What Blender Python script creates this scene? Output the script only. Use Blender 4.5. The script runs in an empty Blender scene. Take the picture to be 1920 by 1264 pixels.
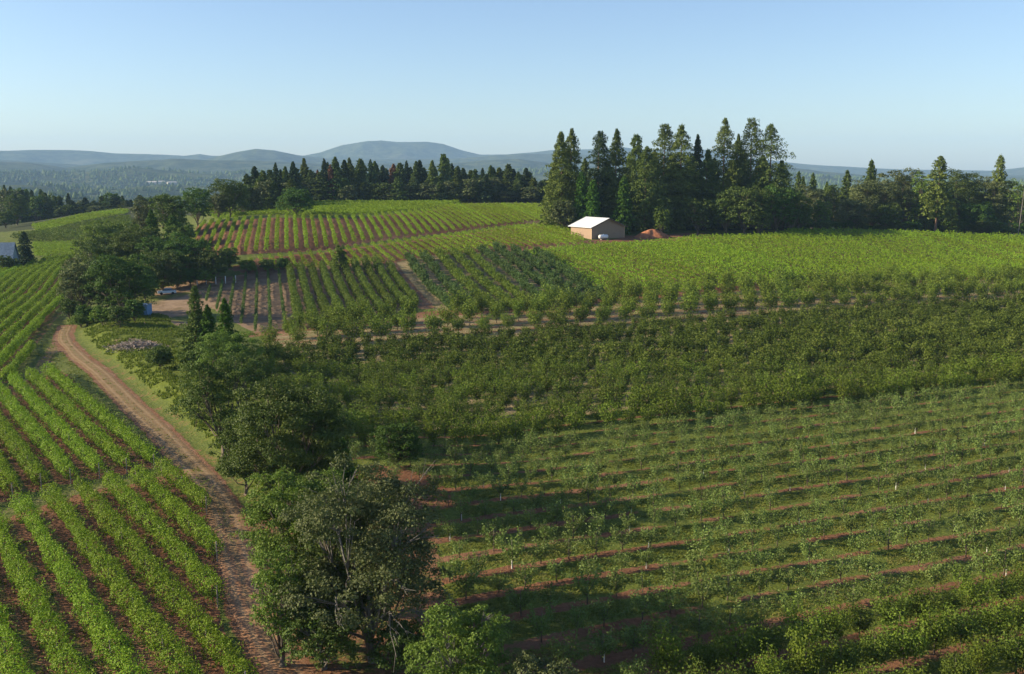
import bpy, math, random
import numpy as np
from mathutils import Vector, Matrix
R = math.radians
rng = np.random.RandomState(7)
random.seed(7)
scene = bpy.context.scene

# ---------------------------------------------------------------- camera, sky, sun, exposure
CAMH = 32.0
PITCH = R(9.6)
FPX, CU, CV = 1844.0, 960.0, 632.0
cam_d = bpy.data.cameras.new('camera')
cam = bpy.data.objects.new('camera', cam_d)
scene.collection.objects.link(cam)
cam.location = (0, 0, CAMH)
cam.rotation_euler = (R(90) - PITCH, 0, 0)
cam_d.sensor_width = 36.0
cam_d.lens = 36.0 * FPX / 1920.0
cam_d.clip_start = 0.5
cam_d.clip_end = 60000
scene.camera = cam

SUN_EL = 21.0
SUN_AZ = -2.0
SUN_DIR = Vector((-math.cos(R(SUN_EL)) * math.cos(R(SUN_AZ)), math.cos(R(SUN_EL)) * math.sin(R(SUN_AZ)), math.sin(R(SUN_EL))))  # towards the sun
world = bpy.data.worlds.new('World')
scene.world = world
world.use_nodes = True
wn = world.node_tree
bg = wn.nodes['Background']
sky = wn.nodes.new('ShaderNodeTexSky')
sky.sky_type = 'NISHITA'
sky.sun_disc = False
sky.sun_elevation = R(SUN_EL)
sky.sun_rotation = math.atan2(SUN_DIR.x, SUN_DIR.y)
sky.altitude = 600
sky.air_density = 1.0
sky.dust_density = 1.0
sky.ozone_density = 3.0
hs = wn.nodes.new('ShaderNodeHueSaturation'); hs.inputs['Saturation'].default_value = 0.98; hs.inputs['Hue'].default_value = 0.506
wn.links.new(sky.outputs[0], hs.inputs['Color']); wn.links.new(hs.outputs[0], bg.inputs[0])
bg.inputs[1].default_value = 0.094
sl = bpy.data.lights.new('sun', 'SUN')
sl.energy = 5.0
sl.angle = R(0.5)
sl.color = (1.0, 0.85, 0.60)
so = bpy.data.objects.new('sun', sl)
scene.collection.objects.link(so)
so.rotation_euler = SUN_DIR.to_track_quat('Z', 'Y').to_euler()
scene.view_settings.view_transform = 'Standard'
scene.view_settings.look = 'None'
scene.view_settings.gamma = 1
scene.view_settings.exposure = 1.02
scene.cycles.max_bounces = 6
scene.cycles.diffuse_bounces = 3
scene.cycles.transmission_bounces = 3
scene.cycles.volume_bounces = 2
scene.cycles.transparent_max_bounces = 4

# ---------------------------------------------------------------- helpers
def tag(o, label=None, cat=None, group=None, kind=None):
    if label: o['label'] = label
    if cat: o['category'] = cat
    if group: o['group'] = group
    if kind: o['kind'] = kind
    return o

def link(o, parent=None):
    scene.collection.objects.link(o)
    if parent is not None: o.parent = parent
    return o

def mesh_np(name, V, faces, mats=(), fmat=None, var=None, smooth=False):
    """faces: (n,k) int array or list of such arrays."""
    if not isinstance(faces, list): faces = [faces]
    faces = [np.asarray(f, dtype=np.int32) for f in faces if len(f)]
    me = bpy.data.meshes.new(name)
    V = np.asarray(V, dtype=np.float32)
    me.vertices.add(len(V)); me.vertices.foreach_set('co', V.ravel())
    loops = np.concatenate([f.ravel() for f in faces])
    tot = np.concatenate([np.full(len(f), f.shape[1], np.int32) for f in faces])
    start = np.concatenate([[0], np.cumsum(tot)[:-1]]).astype(np.int32)
    me.loops.add(len(loops)); me.loops.foreach_set('vertex_index', loops)
    me.polygons.add(len(tot)); me.polygons.foreach_set('loop_start', start)
    try: me.polygons.foreach_set('loop_total', tot)
    except Exception: pass
    for m in mats: me.materials.append(m)
    if fmat is not None: me.polygons.foreach_set('material_index', np.asarray(fmat, np.int32))
    me.update(calc_edges=True)
    if var is not None:
        a = me.attributes.new('var', 'FLOAT', 'FACE'); a.data.foreach_set('value', np.asarray(var, np.float32))
    me.polygons.foreach_set('use_smooth', np.full(len(tot), bool(smooth)))
    return me

def obj(name, me, parent=None, loc=None):
    o = bpy.data.objects.new(name, me)
    link(o, parent)
    if loc is not None: o.location = loc
    return o

def empty(name, loc, rz=0):
    o = bpy.data.objects.new(name, None)
    o.empty_display_size = 0.3
    link(o); o.location = loc; o.rotation_euler = (0, 0, rz)
    return o

class MB:
    """collects simple solid shapes into one mesh"""
    def __init__(s): s.V = []; s.F4 = []; s.F3 = []; s.n = 0
    def add(s, V, F):
        V = np.asarray(V, float)
        for f in F:
            (s.F4 if len(f) == 4 else s.F3).append([i + s.n for i in f])
        s.V.append(V); s.n += len(V)
    def box(s, c, d, M=None):
        x, y, z = [q / 2 for q in d]
        V = np.array([[a, b, e] for a in (-x, x) for b in (-y, y) for e in (-z, z)])
        if M is not None: V = V @ np.array(M).T
        V = V + np.array(c)
        s.add(V, [(0, 1, 3, 2), (4, 6, 7, 5), (0, 4, 5, 1), (2, 3, 7, 6), (0, 2, 6, 4), (1, 5, 7, 3)])
    def tube(s, pts, rad, k=6, cap=True):
        pts = np.asarray(pts, float)
        rad = np.broadcast_to(rad, (len(pts),))
        rings = []
        for i, p in enumerate(pts):
            t = pts[min(i + 1, len(pts) - 1)] - pts[max(i - 1, 0)]
            t = t / (np.linalg.norm(t) + 1e-9)
            a = np.cross(t, [0, 0, 1.0] if abs(t[2]) < .9 else [1.0, 0, 0]); a /= np.linalg.norm(a)
            b = np.cross(t, a)
            th = np.arange(k) * 2 * math.pi / k
            rings.append(p + rad[i] * (np.cos(th)[:, None] * a + np.sin(th)[:, None] * b))
        F = []
        for i in range(len(pts) - 1):
            for j in range(k):
                j2 = (j + 1) % k
                F.append((i * k + j, i * k + j2, (i + 1) * k + j2, (i + 1) * k + j))
        V = np.concatenate(rings)
        if cap:
            V = np.concatenate([V, pts[:1], pts[-1:]])
            c0, c1 = len(pts) * k, len(pts) * k + 1
            for j in range(k):
                F.append((c0, (j + 1) % k, j)); F.append((c1, (len(pts) - 1) * k + j, (len(pts) - 1) * k + (j + 1) % k))
        s.add(V, F)
    def mesh(s, name, mat, smooth=False):
        fs = []
        if s.F4: fs.append(np.array(s.F4))
        if s.F3: fs.append(np.array(s.F3))
        return mesh_np(name, np.concatenate(s.V), fs, [mat], smooth=smooth)
    def build(s, name, mat, parent=None, smooth=False, loc=None):
        return obj(name, s.mesh(name, mat, smooth), parent, loc)

def leafquads(P, size, nrm=None, aspect=0.62, jitter=1.0, r=rng):
    """rhombic leaves at P; nrm: preferred normals"""
    n = len(P)
    N = r.normal(size=(n, 3))
    if nrm is not None: N = nrm + N * jitter * 0.6
    N /= np.linalg.norm(N, axis=1)[:, None] + 1e-9
    A = np.cross(N, r.normal(size=(n, 3))); A /= np.linalg.norm(A, axis=1)[:, None] + 1e-9
    B = np.cross(N, A)
    s = (np.broadcast_to(size, (n,)) * (0.7 + 0.6 * r.rand(n)))[:, None] * 0.5
    V = np.empty((n, 4, 3))
    fold = N * s * 0.25
    V[:, 0] = P - A * s; V[:, 1] = P - B * s * aspect + fold; V[:, 2] = P + A * s; V[:, 3] = P + B * s * aspect + fold
    return V.reshape(-1, 3)

def quadidx(n): return np.arange(4 * n, dtype=np.int32).reshape(-1, 4)

# value noise
_lat = np.random.RandomState(3).rand(64, 64)
def vnoise(x, y):
    x = np.asarray(x, float); y = np.asarray(y, float)
    xi = np.floor(x).astype(int); yi = np.floor(y).astype(int)
    fx = x - xi; fy = y - yi
    fx = fx * fx * (3 - 2 * fx); fy = fy * fy * (3 - 2 * fy)
    g = lambda a, b: _lat[a % 64, b % 64]
    return (g(xi, yi) * (1 - fx) + g(xi + 1, yi) * fx) * (1 - fy) + (g(xi, yi + 1) * (1 - fx) + g(xi + 1, yi + 1) * fx) * fy
def fbm(x, y, o=4):
    s = 0; a = 0.5; t = 0
    for i in range(o):
        s = s + a * vnoise(x * 2 ** i + 13.7 * i, y * 2 ** i + 7.1 * i); t += a; a *= 0.5
    return s / t

def sstep(x, a, b):
    t = np.clip((x - a) / (b - a), 0, 1)
    return t * t * (3 - 2 * t)

# ---------------------------------------------------------------- survey of the land: heights through measured points
SP, CP = math.sin(PITCH), math.cos(PITCH)
def ray(u, v):
    a = (u - CU) / FPX; b = (v - CV) / FPX
    return np.array([a, CP - b * SP, -SP - b * CP])
def onplane(u, v, h):
    d = ray(u, v); t = (CAMH - h) / -d[2]
    return (d[0] * t, d[1] * t, h)
def atY(u, v, Y):
    d = ray(u, v); t = Y / d[1]
    return (d[0] * t, Y, CAMH + d[2] * t)

ctrl = [onplane(*p) for p in [
    (50, 1200, 0), (400, 1000, 0), (20, 900, 0), (200, 800, 0), (20, 704, 0), (0, 600, 0), (100, 560, 0), (100, 500, 0), (20, 492, 0), (150, 640, 0),
    (900, 1200, 0), (1400, 1200, 0), (1900, 1200, 0), (1400, 950, 0), (1900, 900, 0), (1000, 900, 0), (800, 700, .2), (1200, 700, .2),
    (1600, 650, .3), (1900, 600, .4), (1920, 570, .4), (700, 620, 1), (1000, 600, 1.2), (1300, 580, 1.3), (1600, 550, 1.4),
    (1130, 560, 2), (1920, 520, 1.5), (1500, 540, 1.8), (800, 570, 2), (735, 490, 7), (600, 600, 1), (480, 610, .8), (480, 520, 4), (300, 560, 1),
    (300, 540, 1.5), (560, 505, 5), (440, 475, 9), (380, 470, 8.5),
    (560, 464, 9.9), (560, 406, 15.8), (440, 420, 14.2), (440, 464, 10), (700, 440, 12), (700, 403, 16), (850, 430, 12.6), (850, 400, 15.6),
    (900, 464, 9), (1080, 453, 10), (1120, 447, 10.3), (1000, 400, 15.2), (1175, 455, 9.5), (1370, 505, 6), (1200, 540, 3.2), (1650, 480, 5.6), (1850, 480, 4.6),
    (60, 475, 0), (150, 480, .5)]]
ctrl += [atY(*p) for p in [(600, 383, 452), (750, 382, 460), (900, 382, 455), (1020, 382, 450), (1250, 441, 333), (1450, 437, 337), (1600, 438, 341), (1750, 440, 346), (1925, 446, 352),
    (240, 388, 550), (60, 420, 520), (150, 401, 540), (200, 440, 430), (100, 440, 440), (330, 440, 400), (330, 398, 500), (480, 392, 440), (420, 408, 362)]]
ctrl += [(-250, 640, -2), (-150, 640, 4), (-90, 560, 12), (0, 580, 11), (40, 520, 13), (70, 420, 12.5), (110, 395, 9.0), (140, 400, 6.5), (200, 400, 4.5), (250, 380, 5), (100, 520, 4),
    (0, 0, 0), (-60, 30, 0), (60, 30, 0), (200, 0, 0), (-200, 0, 0), (-200, 150, 0), (200, 100, 0), (0, -200, 0), (-330, 300, -2), (-400, 500, -4), (260, 250, 0.5), (350, 400, 0),
    (300, 600, -12), (0, 700, -8), (-330, 700, -14), (-100, 720, -6), (200, 620, -6)]
ctrl = np.array(ctrl)
def tpsk(r2): return 0.5 * r2 * np.log(r2 + 1e-9)
_sc = 100.0
_cx = ctrl[:, :2] / _sc
_K = tpsk(((_cx[:, None] - _cx[None]) ** 2).sum(-1)) + 0.02 * np.eye(len(ctrl))
_P = np.c_[np.ones(len(ctrl)), _cx]
_A = np.block([[_K, _P], [_P.T, np.zeros((3, 3))]])
_w = np.linalg.solve(_A, np.r_[ctrl[:, 2], 0, 0, 0])
# the road, measured down its middle
road_px = [(126, 612), (119, 628), (122, 643), (150, 672), (188, 700), (248, 760), (302, 810), (347, 860), (377, 893), (420, 960), (447, 1060), (466, 1127), (498, 1193), (533, 1260), (580, 1350), (650, 1500)]
road_xy = np.array([onplane(u, v, 0)[:2] for u, v in road_px])
def dist_poly(x, y, L):
    """distance to polyline and side (+ right of travel towards the camera's right)"""
    best = np.full(np.shape(x), 1e9); side = np.zeros(np.shape(x))
    for a, b in zip(L[:-1], L[1:]):
        d = b - a; l2 = (d ** 2).sum()
        t = np.clip(((x - a[0]) * d[0] + (y - a[1]) * d[1]) / l2, 0, 1)
        px, py = a[0] + t * d[0], a[1] + t * d[1]
        q = np.hypot(x - px, y - py)
        c = d[0] * (y - a[1]) - d[1] * (x - a[0])
        m = q < best
        best = np.where(m, q, best); side = np.where(m, np.sign(c), side)
    return best, side
def H(x, y):
    x = np.asarray(x, float); y = np.asarray(y, float)
    sh = x.shape
    xf, yf = x.ravel(), y.ravel()
    out = np.empty(len(xf))
    for i in range(0, len(xf), 20000):
        q = np.c_[xf[i:i + 20000], yf[i:i + 20000]] / _sc
        r2 = ((q[:, None] - _cx[None]) ** 2).sum(-1)
        out[i:i + 20000] = tpsk(r2) @ _w[:-3] + _w[-3] + q @ _w[-2:]
    # hold to gentle values outside the surveyed land
    r = np.hypot(xf, yf)
    k = sstep(r, 620, 950)
    kb = sstep(np.abs(np.degrees(np.arctan2(xf, yf))), 36, 60) * sstep(r, 60, 200)
    out = np.clip(out, -40, 22)
    out = out * (1 - kb)
    out = out * (1 - k) + (-60) * k
    # grass bank on the right side of the road
    m = (yf > 60) & (yf < 260) & (xf < 20) & (xf > -140)
    if m.any():
        d, s = dist_poly(xf[m], yf[m], road_xy)
        b = 1.5 * sstep(d, 2.0, 7.5) * (1 - sstep(d, 14, 34)) * (s > 0) * sstep(yf[m], 84, 110) * (1 - sstep(yf[m], 190, 222))
        out[m] += b
    out += (fbm(xf / 18, yf / 18, 3) - .5) * 0.5 * (1 - k)
    return out.reshape(sh)
def Hs(x, y): return float(H(np.array([x]), np.array([y]))[0])
def ground(u, v, lift=0.0, tmin=35, tmax=700):
    """where the sight line of a surveyed direction meets the land"""
    d = ray(u, v)
    t = np.concatenate([np.arange(tmin, 250, 1.0), np.arange(250, tmax, 2.0)])
    x, y, z = d[0] * t, d[1] * t, CAMH + d[2] * t
    g = z - H(x, y) - lift
    idx = np.where(g < 0)[0]
    if len(idx) == 0 or idx[0] == 0:
        i = int(np.argmin(g)); return np.array([x[i], y[i], z[i] - g[i]])
    i = idx[0]; f = g[i - 1] / (g[i - 1] - g[i]); tt = t[i - 1] + f * (t[i] - t[i - 1])
    return np.array([d[0] * tt, d[1] * tt, CAMH + d[2] * tt])
def wpoly(px, lift=0.0): return np.array([ground(u, v, lift)[:2] for u, v in px])
def inpoly(x, y, P):
    x = np.asarray(x); y = np.asarray(y)
    c = np.zeros(x.shape, bool)
    n = len(P); j = n - 1
    for i in range(n):
        xi, yi = P[i]; xj, yj = P[j]
        if yi != yj:
            c ^= ((yi > y) != (yj > y)) & (x < (xj - xi) * (y - yi) / (yj - yi) + xi)
        j = i
    return c
def az(a):
    """unit along, unit across (to the right) of a heading in degrees from +Y"""
    a = R(a); return np.array([math.sin(a), math.cos(a)]), np.array([math.cos(a), -math.sin(a)])
def rows_in(P, heading, spacing, through, minlen=3):
    """rows of a field: list of (k, start xy, end xy); through = a point the row k=0 passes"""
    f, r = az(heading)
    w = P @ r; w0 = through @ r
    res = []
    for k in range(int(math.floor((w.min() - w0) / spacing)), int(math.ceil((w.max() - w0) / spacing)) + 1):
        c = w0 + k * spacing
        ts = []
        for i in range(len(P)):
            a, b = P[i], P[(i + 1) % len(P)]
            wa, wb = a @ r - c, b @ r - c
            if (wa > 0) != (wb > 0):
                q = a + (b - a) * (wa / (wa - wb)); ts.append(q @ f)
        ts.sort()
        for i in range(0, len(ts) - 1, 2):
            if ts[i + 1] - ts[i] > minlen:
                res.append((k, r * c + f * ts[i], r * c + f * ts[i + 1]))
    return res

# ---------------------------------------------------------------- materials
def newmat(name):
    m = bpy.data.materials.new(name); m.use_nodes = True
    nt = m.node_tree
    for n in list(nt.nodes): nt.nodes.remove(n)
    out = nt.nodes.new('ShaderNodeOutputMaterial')
    return m, nt, out
def nd(nt, t, **kw):
    n = nt.nodes.new(t)
    for k, v in kw.items(): setattr(n, k, v)
    return n
def mixc(nt, fac, a, b):
    n = nt.nodes.new('ShaderNodeMix'); n.data_type = 'RGBA'
    for s, v in ((0, fac), (6, a), (7, b)):
        if isinstance(v, bpy.types.NodeSocket): nt.links.new(v, n.inputs[s])
        elif s == 0: n.inputs[0].default_value = v
        else: n.inputs[s].default_value = (*v, 1)
    return n.outputs[2]
def mth(nt, op, a, b=None, c=None, clamp=False):
    n = nt.nodes.new('ShaderNodeMath'); n.operation = op; n.use_clamp = clamp
    for i, v in enumerate((a, b, c)):
        if v is None: continue
        if isinstance(v, bpy.types.NodeSocket): nt.links.new(v, n.inputs[i])
        else: n.inputs[i].default_value = v
    return n.outputs[0]
def noise(nt, scale, detail=4, rough=.6, obj_=False):
    tc = nt.nodes.new('ShaderNodeTexCoord')
    n = nt.nodes.new('ShaderNodeTexNoise'); n.inputs['Scale'].default_value = scale
    n.inputs['Detail'].default_value = detail; n.inputs['Roughness'].default_value = rough
    nt.links.new(tc.outputs['Object'], n.inputs['Vector'])
    return n.outputs['Fac']
def ramp(nt, fac, lo, hi):
    n = nt.nodes.new('ShaderNodeMapRange'); n.interpolation_type = 'SMOOTHSTEP'
    nt.links.new(fac, n.inputs[0]); n.inputs[1].default_value = lo; n.inputs[2].default_value = hi
    return n.outputs[0]
def leafmat(name, dark, mid, light, trans=.3, rough=.55, spec=.25):
    m, nt, out = newmat(name)
    at = nd(nt, 'ShaderNodeAttribute', attribute_name='var')
    oi = nt.nodes.new('ShaderNodeObjectInfo')
    f = at.outputs['Fac']
    c = mixc(nt, ramp(nt, f, 0, .5), dark, mid)
    c = mixc(nt, ramp(nt, f, .5, 1), c, light)
    hsv = nt.nodes.new('ShaderNodeHueSaturation')
    nt.links.new(mth(nt, 'MULTIPLY_ADD', oi.outputs['Random'], .014, .490), hsv.inputs['Hue'])
    nt.links.new(mth(nt, 'MULTIPLY_ADD', oi.outputs['Random'], .3, .85), hsv.inputs['Value'])
    nt.links.new(c, hsv.inputs['Color'])
    c = hsv.outputs[0]
    p = nt.nodes.new('ShaderNodeBsdfPrincipled')
    nt.links.new(c, p.inputs['Base Color']); p.inputs['Roughness'].default_value = rough
    p.inputs['Specular IOR Level'].default_value = spec
    t = nt.nodes.new('ShaderNodeBsdfTranslucent')
    nt.links.new(mixc(nt, .35, c, (.12, .2, .02)), t.inputs['Color'])
    mx = nt.nodes.new('ShaderNodeMixShader'); mx.inputs[0].default_value = trans
    nt.links.new(p.outputs[0], mx.inputs[1]); nt.links.new(t.outputs[0], mx.inputs[2])
    nt.links.new(mx.outputs[0], out.inputs[0])
    return m
def plain(name, a, b, scale=3.0, rough=.8, bump=0.0, spec=.3, stretch=None, metallic=0):
    m, nt, out = newmat(name)
    p = nt.nodes.new('ShaderNodeBsdfPrincipled'); p.inputs['Roughness'].default_value = rough
    p.inputs['Specular IOR Level'].default_value = spec; p.inputs['Metallic'].default_value = metallic
    tc = nt.nodes.new('ShaderNodeTexCoord'); mp = nt.nodes.new('ShaderNodeMapping')
    if stretch: mp.inputs['Scale'].default_value = stretch
    nz = nt.nodes.new('ShaderNodeTexNoise'); nz.inputs['Scale'].default_value = scale; nz.inputs['Detail'].default_value = 5
    nt.links.new(tc.outputs['Object'], mp.inputs[0]); nt.links.new(mp.outputs[0], nz.inputs['Vector'])
    nt.links.new(mixc(nt, ramp(nt, nz.outputs['Fac'], .3, .7), a, b), p.inputs['Base Color'])
    if bump:
        bp = nt.nodes.new('ShaderNodeBump'); bp.inputs['Strength'].default_value = bump; bp.inputs['Distance'].default_value = .1
        nt.links.new(nz.outputs['Fac'], bp.inputs['Height']); nt.links.new(bp.outputs[0], p.inputs['Normal'])
    nt.links.new(p.outputs[0], out.inputs[0])
    return m

M_VINE = leafmat('vine_leaf', (.10, .17, .012), (.175, .285, .02), (.29, .39, .04), .35, .55, .15)
M_VINEB = leafmat('vine_leaf_bright', (.12, .19, .012), (.20, .30, .018), (.28, .38, .035), .35, .55, .12)
M_VINEG = leafmat('vine_leaf_mid', (.11, .19, .013), (.185, .30, .018), (.27, .38, .034), .35, .55, .12)
M_ORCHB = leafmat('orchard_leaf_blue', (.04, .072, .02), (.07, .122, .032), (.12, .18, .05), .22, .55, .12)
M_OAK = leafmat('oak_leaf', (.038, .062, .012), (.066, .105, .018), (.115, .16, .034), .22, .55, .15)
M_OAKG = leafmat('oak_leaf_grey', (.052, .068, .024), (.088, .11, .037), (.155, .175, .07), .2, .55, .15)
M_OAKL = leafmat('oak_leaf_light', (.06, .10, .014), (.105, .17, .024), (.18, .26, .045), .3, .55, .15)
M_MAPLE = leafmat('maple_leaf', (.028, .065, .01), (.048, .105, .015), (.09, .17, .025), .25, .55, .15)
M_CON = leafmat('conifer_needle', (.052, .084, .018), (.094, .14, .03), (.15, .20, .045), .15, .6, .1)
M_CONB = leafmat('conifer_needle_blue', (.03, .054, .024), (.048, .084, .034), (.08, .12, .045), .15, .6, .1)
M_CONO = leafmat('conifer_needle_olive', (.066, .095, .018), (.115, .155, .03), (.175, .215, .046), .15, .6, .1)
M_CEDAR = leafmat('cedar_needle', (.035, .08, .01), (.06, .135, .015), (.10, .20, .025), .2, .6, .1)
M_CONR = leafmat('dead_needle', (.13, .055, .03), (.18, .085, .045), (.22, .12, .07), .1, .7, .1)
M_ORCH = leafmat('orchard_leaf', (.066, .10, .012), (.115, .168, .018), (.18, .24, .036), .3, .55, .12)
M_ORCHD = leafmat('orchard_leaf_dark', (.052, .078, .013), (.092, .135, .019), (.15, .195, .036), .25, .55, .1)
M_ORCHY = leafmat('orchard_leaf_yellow', (.075, .11, .014), (.13, .185, .022), (.19, .26, .042), .3, .55, .12)
M_SAP = leafmat('sapling_leaf', (.08, .12, .028), (.135, .195, .042), (.21, .28, .08), .3, .5, .2)
M_BERRY = leafmat('berry_leaf', (.05, .085, .022), (.08, .135, .033), (.13, .19, .055), .25, .55, .15)
M_GRASS = leafmat('grass_blade', (.10, .125, .018), (.165, .19, .032), (.30, .27, .09), .3, .6, .1)
M_WEED = leafmat('weed_leaf', (.075, .105, .014), (.12, .165, .02), (.20, .24, .035), .3, .6, .1)
M_BARK = plain('bark', (.10, .075, .055), (.17, .14, .11), 4, .9, .4, stretch=(1, 1, .3))
M_BARKR = plain('bark_red', (.16, .09, .06), (.24, .15, .11), 3, .9, .4, stretch=(1, 1, .3))
M_BARKG = plain('bark_grey', (.11, .10, .085), (.18, .165, .15), 5, .9, .3, stretch=(1, 1, .3))
M_POST = plain('weathered_wood', (.26, .22, .18), (.36, .32, .27), 6, .9, .2)
M_WHITE = plain('white_paint', (.72, .72, .70), (.80, .80, .79), 2, .45)
M_TUBE = plain('white_tree_guard', (.7, .68, .62), (.78, .76, .72), 2, .6)

# ---------------------------------------------------------------- ground sheet
A1 = wpoly([(-150, 990), (20, 947), (137, 910), (257, 887), (325, 870), (380, 925), (408, 1012), (400, 1090), (420, 1160), (452, 1262), (530, 1420), (-500, 1420)], 1.0)
A2 = wpoly([(-250, 785), (10, 712), (113, 685), (125, 690), (302, 862), (247, 870), (190, 880), (137, 889), (80, 900), (20, 920), (-250, 985)], 1.0)
A3 = wpoly([(14, 706), (116, 578), (116, 530), (118, 498), (150, 477), (80, 483), (52, 498), (0, 503), (-300, 520), (-300, 800), (-20, 716)], 1.0)
A4 = wpoly([(65, 478), (155, 474), (150, 452), (60, 455)], .8)
BH = wpoly([(385, 470), (440, 474), (560, 465), (620, 461), (690, 449), (770, 439), (850, 430), (960, 417), (1050, 410), (1040, 395), (1035, 384), (1000, 382), (830, 383), (820, 390), (760, 396), (690, 403), (585, 405), (530, 404), (440, 409), (372, 418), (360, 440)], .8)
FF = np.array([ground(u, v, .5)[:2] for u, v in [(450, 403), (530, 402), (585, 403), (690, 401), (760, 394), (820, 388), (835, 383)]] + [(-20, 500), (-160, 500)])
CM = wpoly([(425, 500), (480, 480), (560, 472), (620, 468), (690, 456), (770, 446), (850, 437), (960, 423), (1050, 417), (1070, 430), (1098, 450), (1080, 455), (894, 466), (880, 471), (720, 490), (690, 490), (640, 495), (600, 500), (560, 502), (470, 508)], .8)
ER = np.array([ground(u, v, .8)[:2] for u, v in [(985, 470), (1100, 458), (1180, 455), (1262, 449), (1300, 444), (1450, 439)]] + [(97, 341), (150, 348), (196, 354), (240, 358), (225, 330)] + [tuple(ground(u, v, .8)[:2]) for u, v in [(1960, 518), (1700, 524), (1500, 534), (1300, 545), (1150, 553), (1130, 550), (1060, 510)]])
GY = wpoly([(365, 548), (460, 518), (560, 508), (600, 505), (700, 494), (722, 494), (785, 572), (700, 602), (640, 610), (480, 625), (430, 600)], 0)
FD = wpoly([(738, 492), (800, 480), (900, 470), (985, 470), (1062, 510), (1128, 552), (1140, 566), (1010, 580), (900, 592), (815, 583)], 0)
HO = np.array(list(map(tuple, wpoly([(500, 632), (650, 606), (800, 590), (1010, 584), (1140, 566), (1300, 550), (1500, 540), (1700, 529)], 0))) + [(165, 292), (185, 270), (170, 180), (110, 60), (60, 35), (10, 35)] + list(map(tuple, wpoly([(960, 1340), (840, 1150), (815, 1000), (800, 930), (700, 890), (600, 840), (510, 740), (480, 690)], 0))))
HR_HEAD = 67.6
hf, hr = az(HR_HEAD)
HW0 = np.array(onplane(1452, 1026, 0)[:2]) @ hr
HSP = 4.0
def hrow(x, y): return (x * hr[0] + y * hr[1] - HW0) / HSP      # row number: falls with distance from the camera
def hw(u, v):
    p = ground(u, v); return hrow(p[0], p[1])

def fieldcoord(x, y, head, sp, thr):
    f, r = az(head); return ((x * r[0] + y * r[1]) - thr @ r) / sp
TH_A1 = np.array(onplane(443, 1260, 1.0)[:2]); TH_A3 = np.array(onplane(13, 704, 1.0)[:2])
TH_B = ground(555, 440, .8)[:2]; TH_C = ground(567, 483, .8)[:2]; TH_G = ground(480, 600)[:2]
HD_A1, SP_A1, HD_A3, SP_A3, HD_B, SP_B, HD_C, HD_G, SP_G = -35.0, 2.85, -18.4, 2.85, -12.6, 2.85, -22.5, -14.0, 2.9

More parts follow.
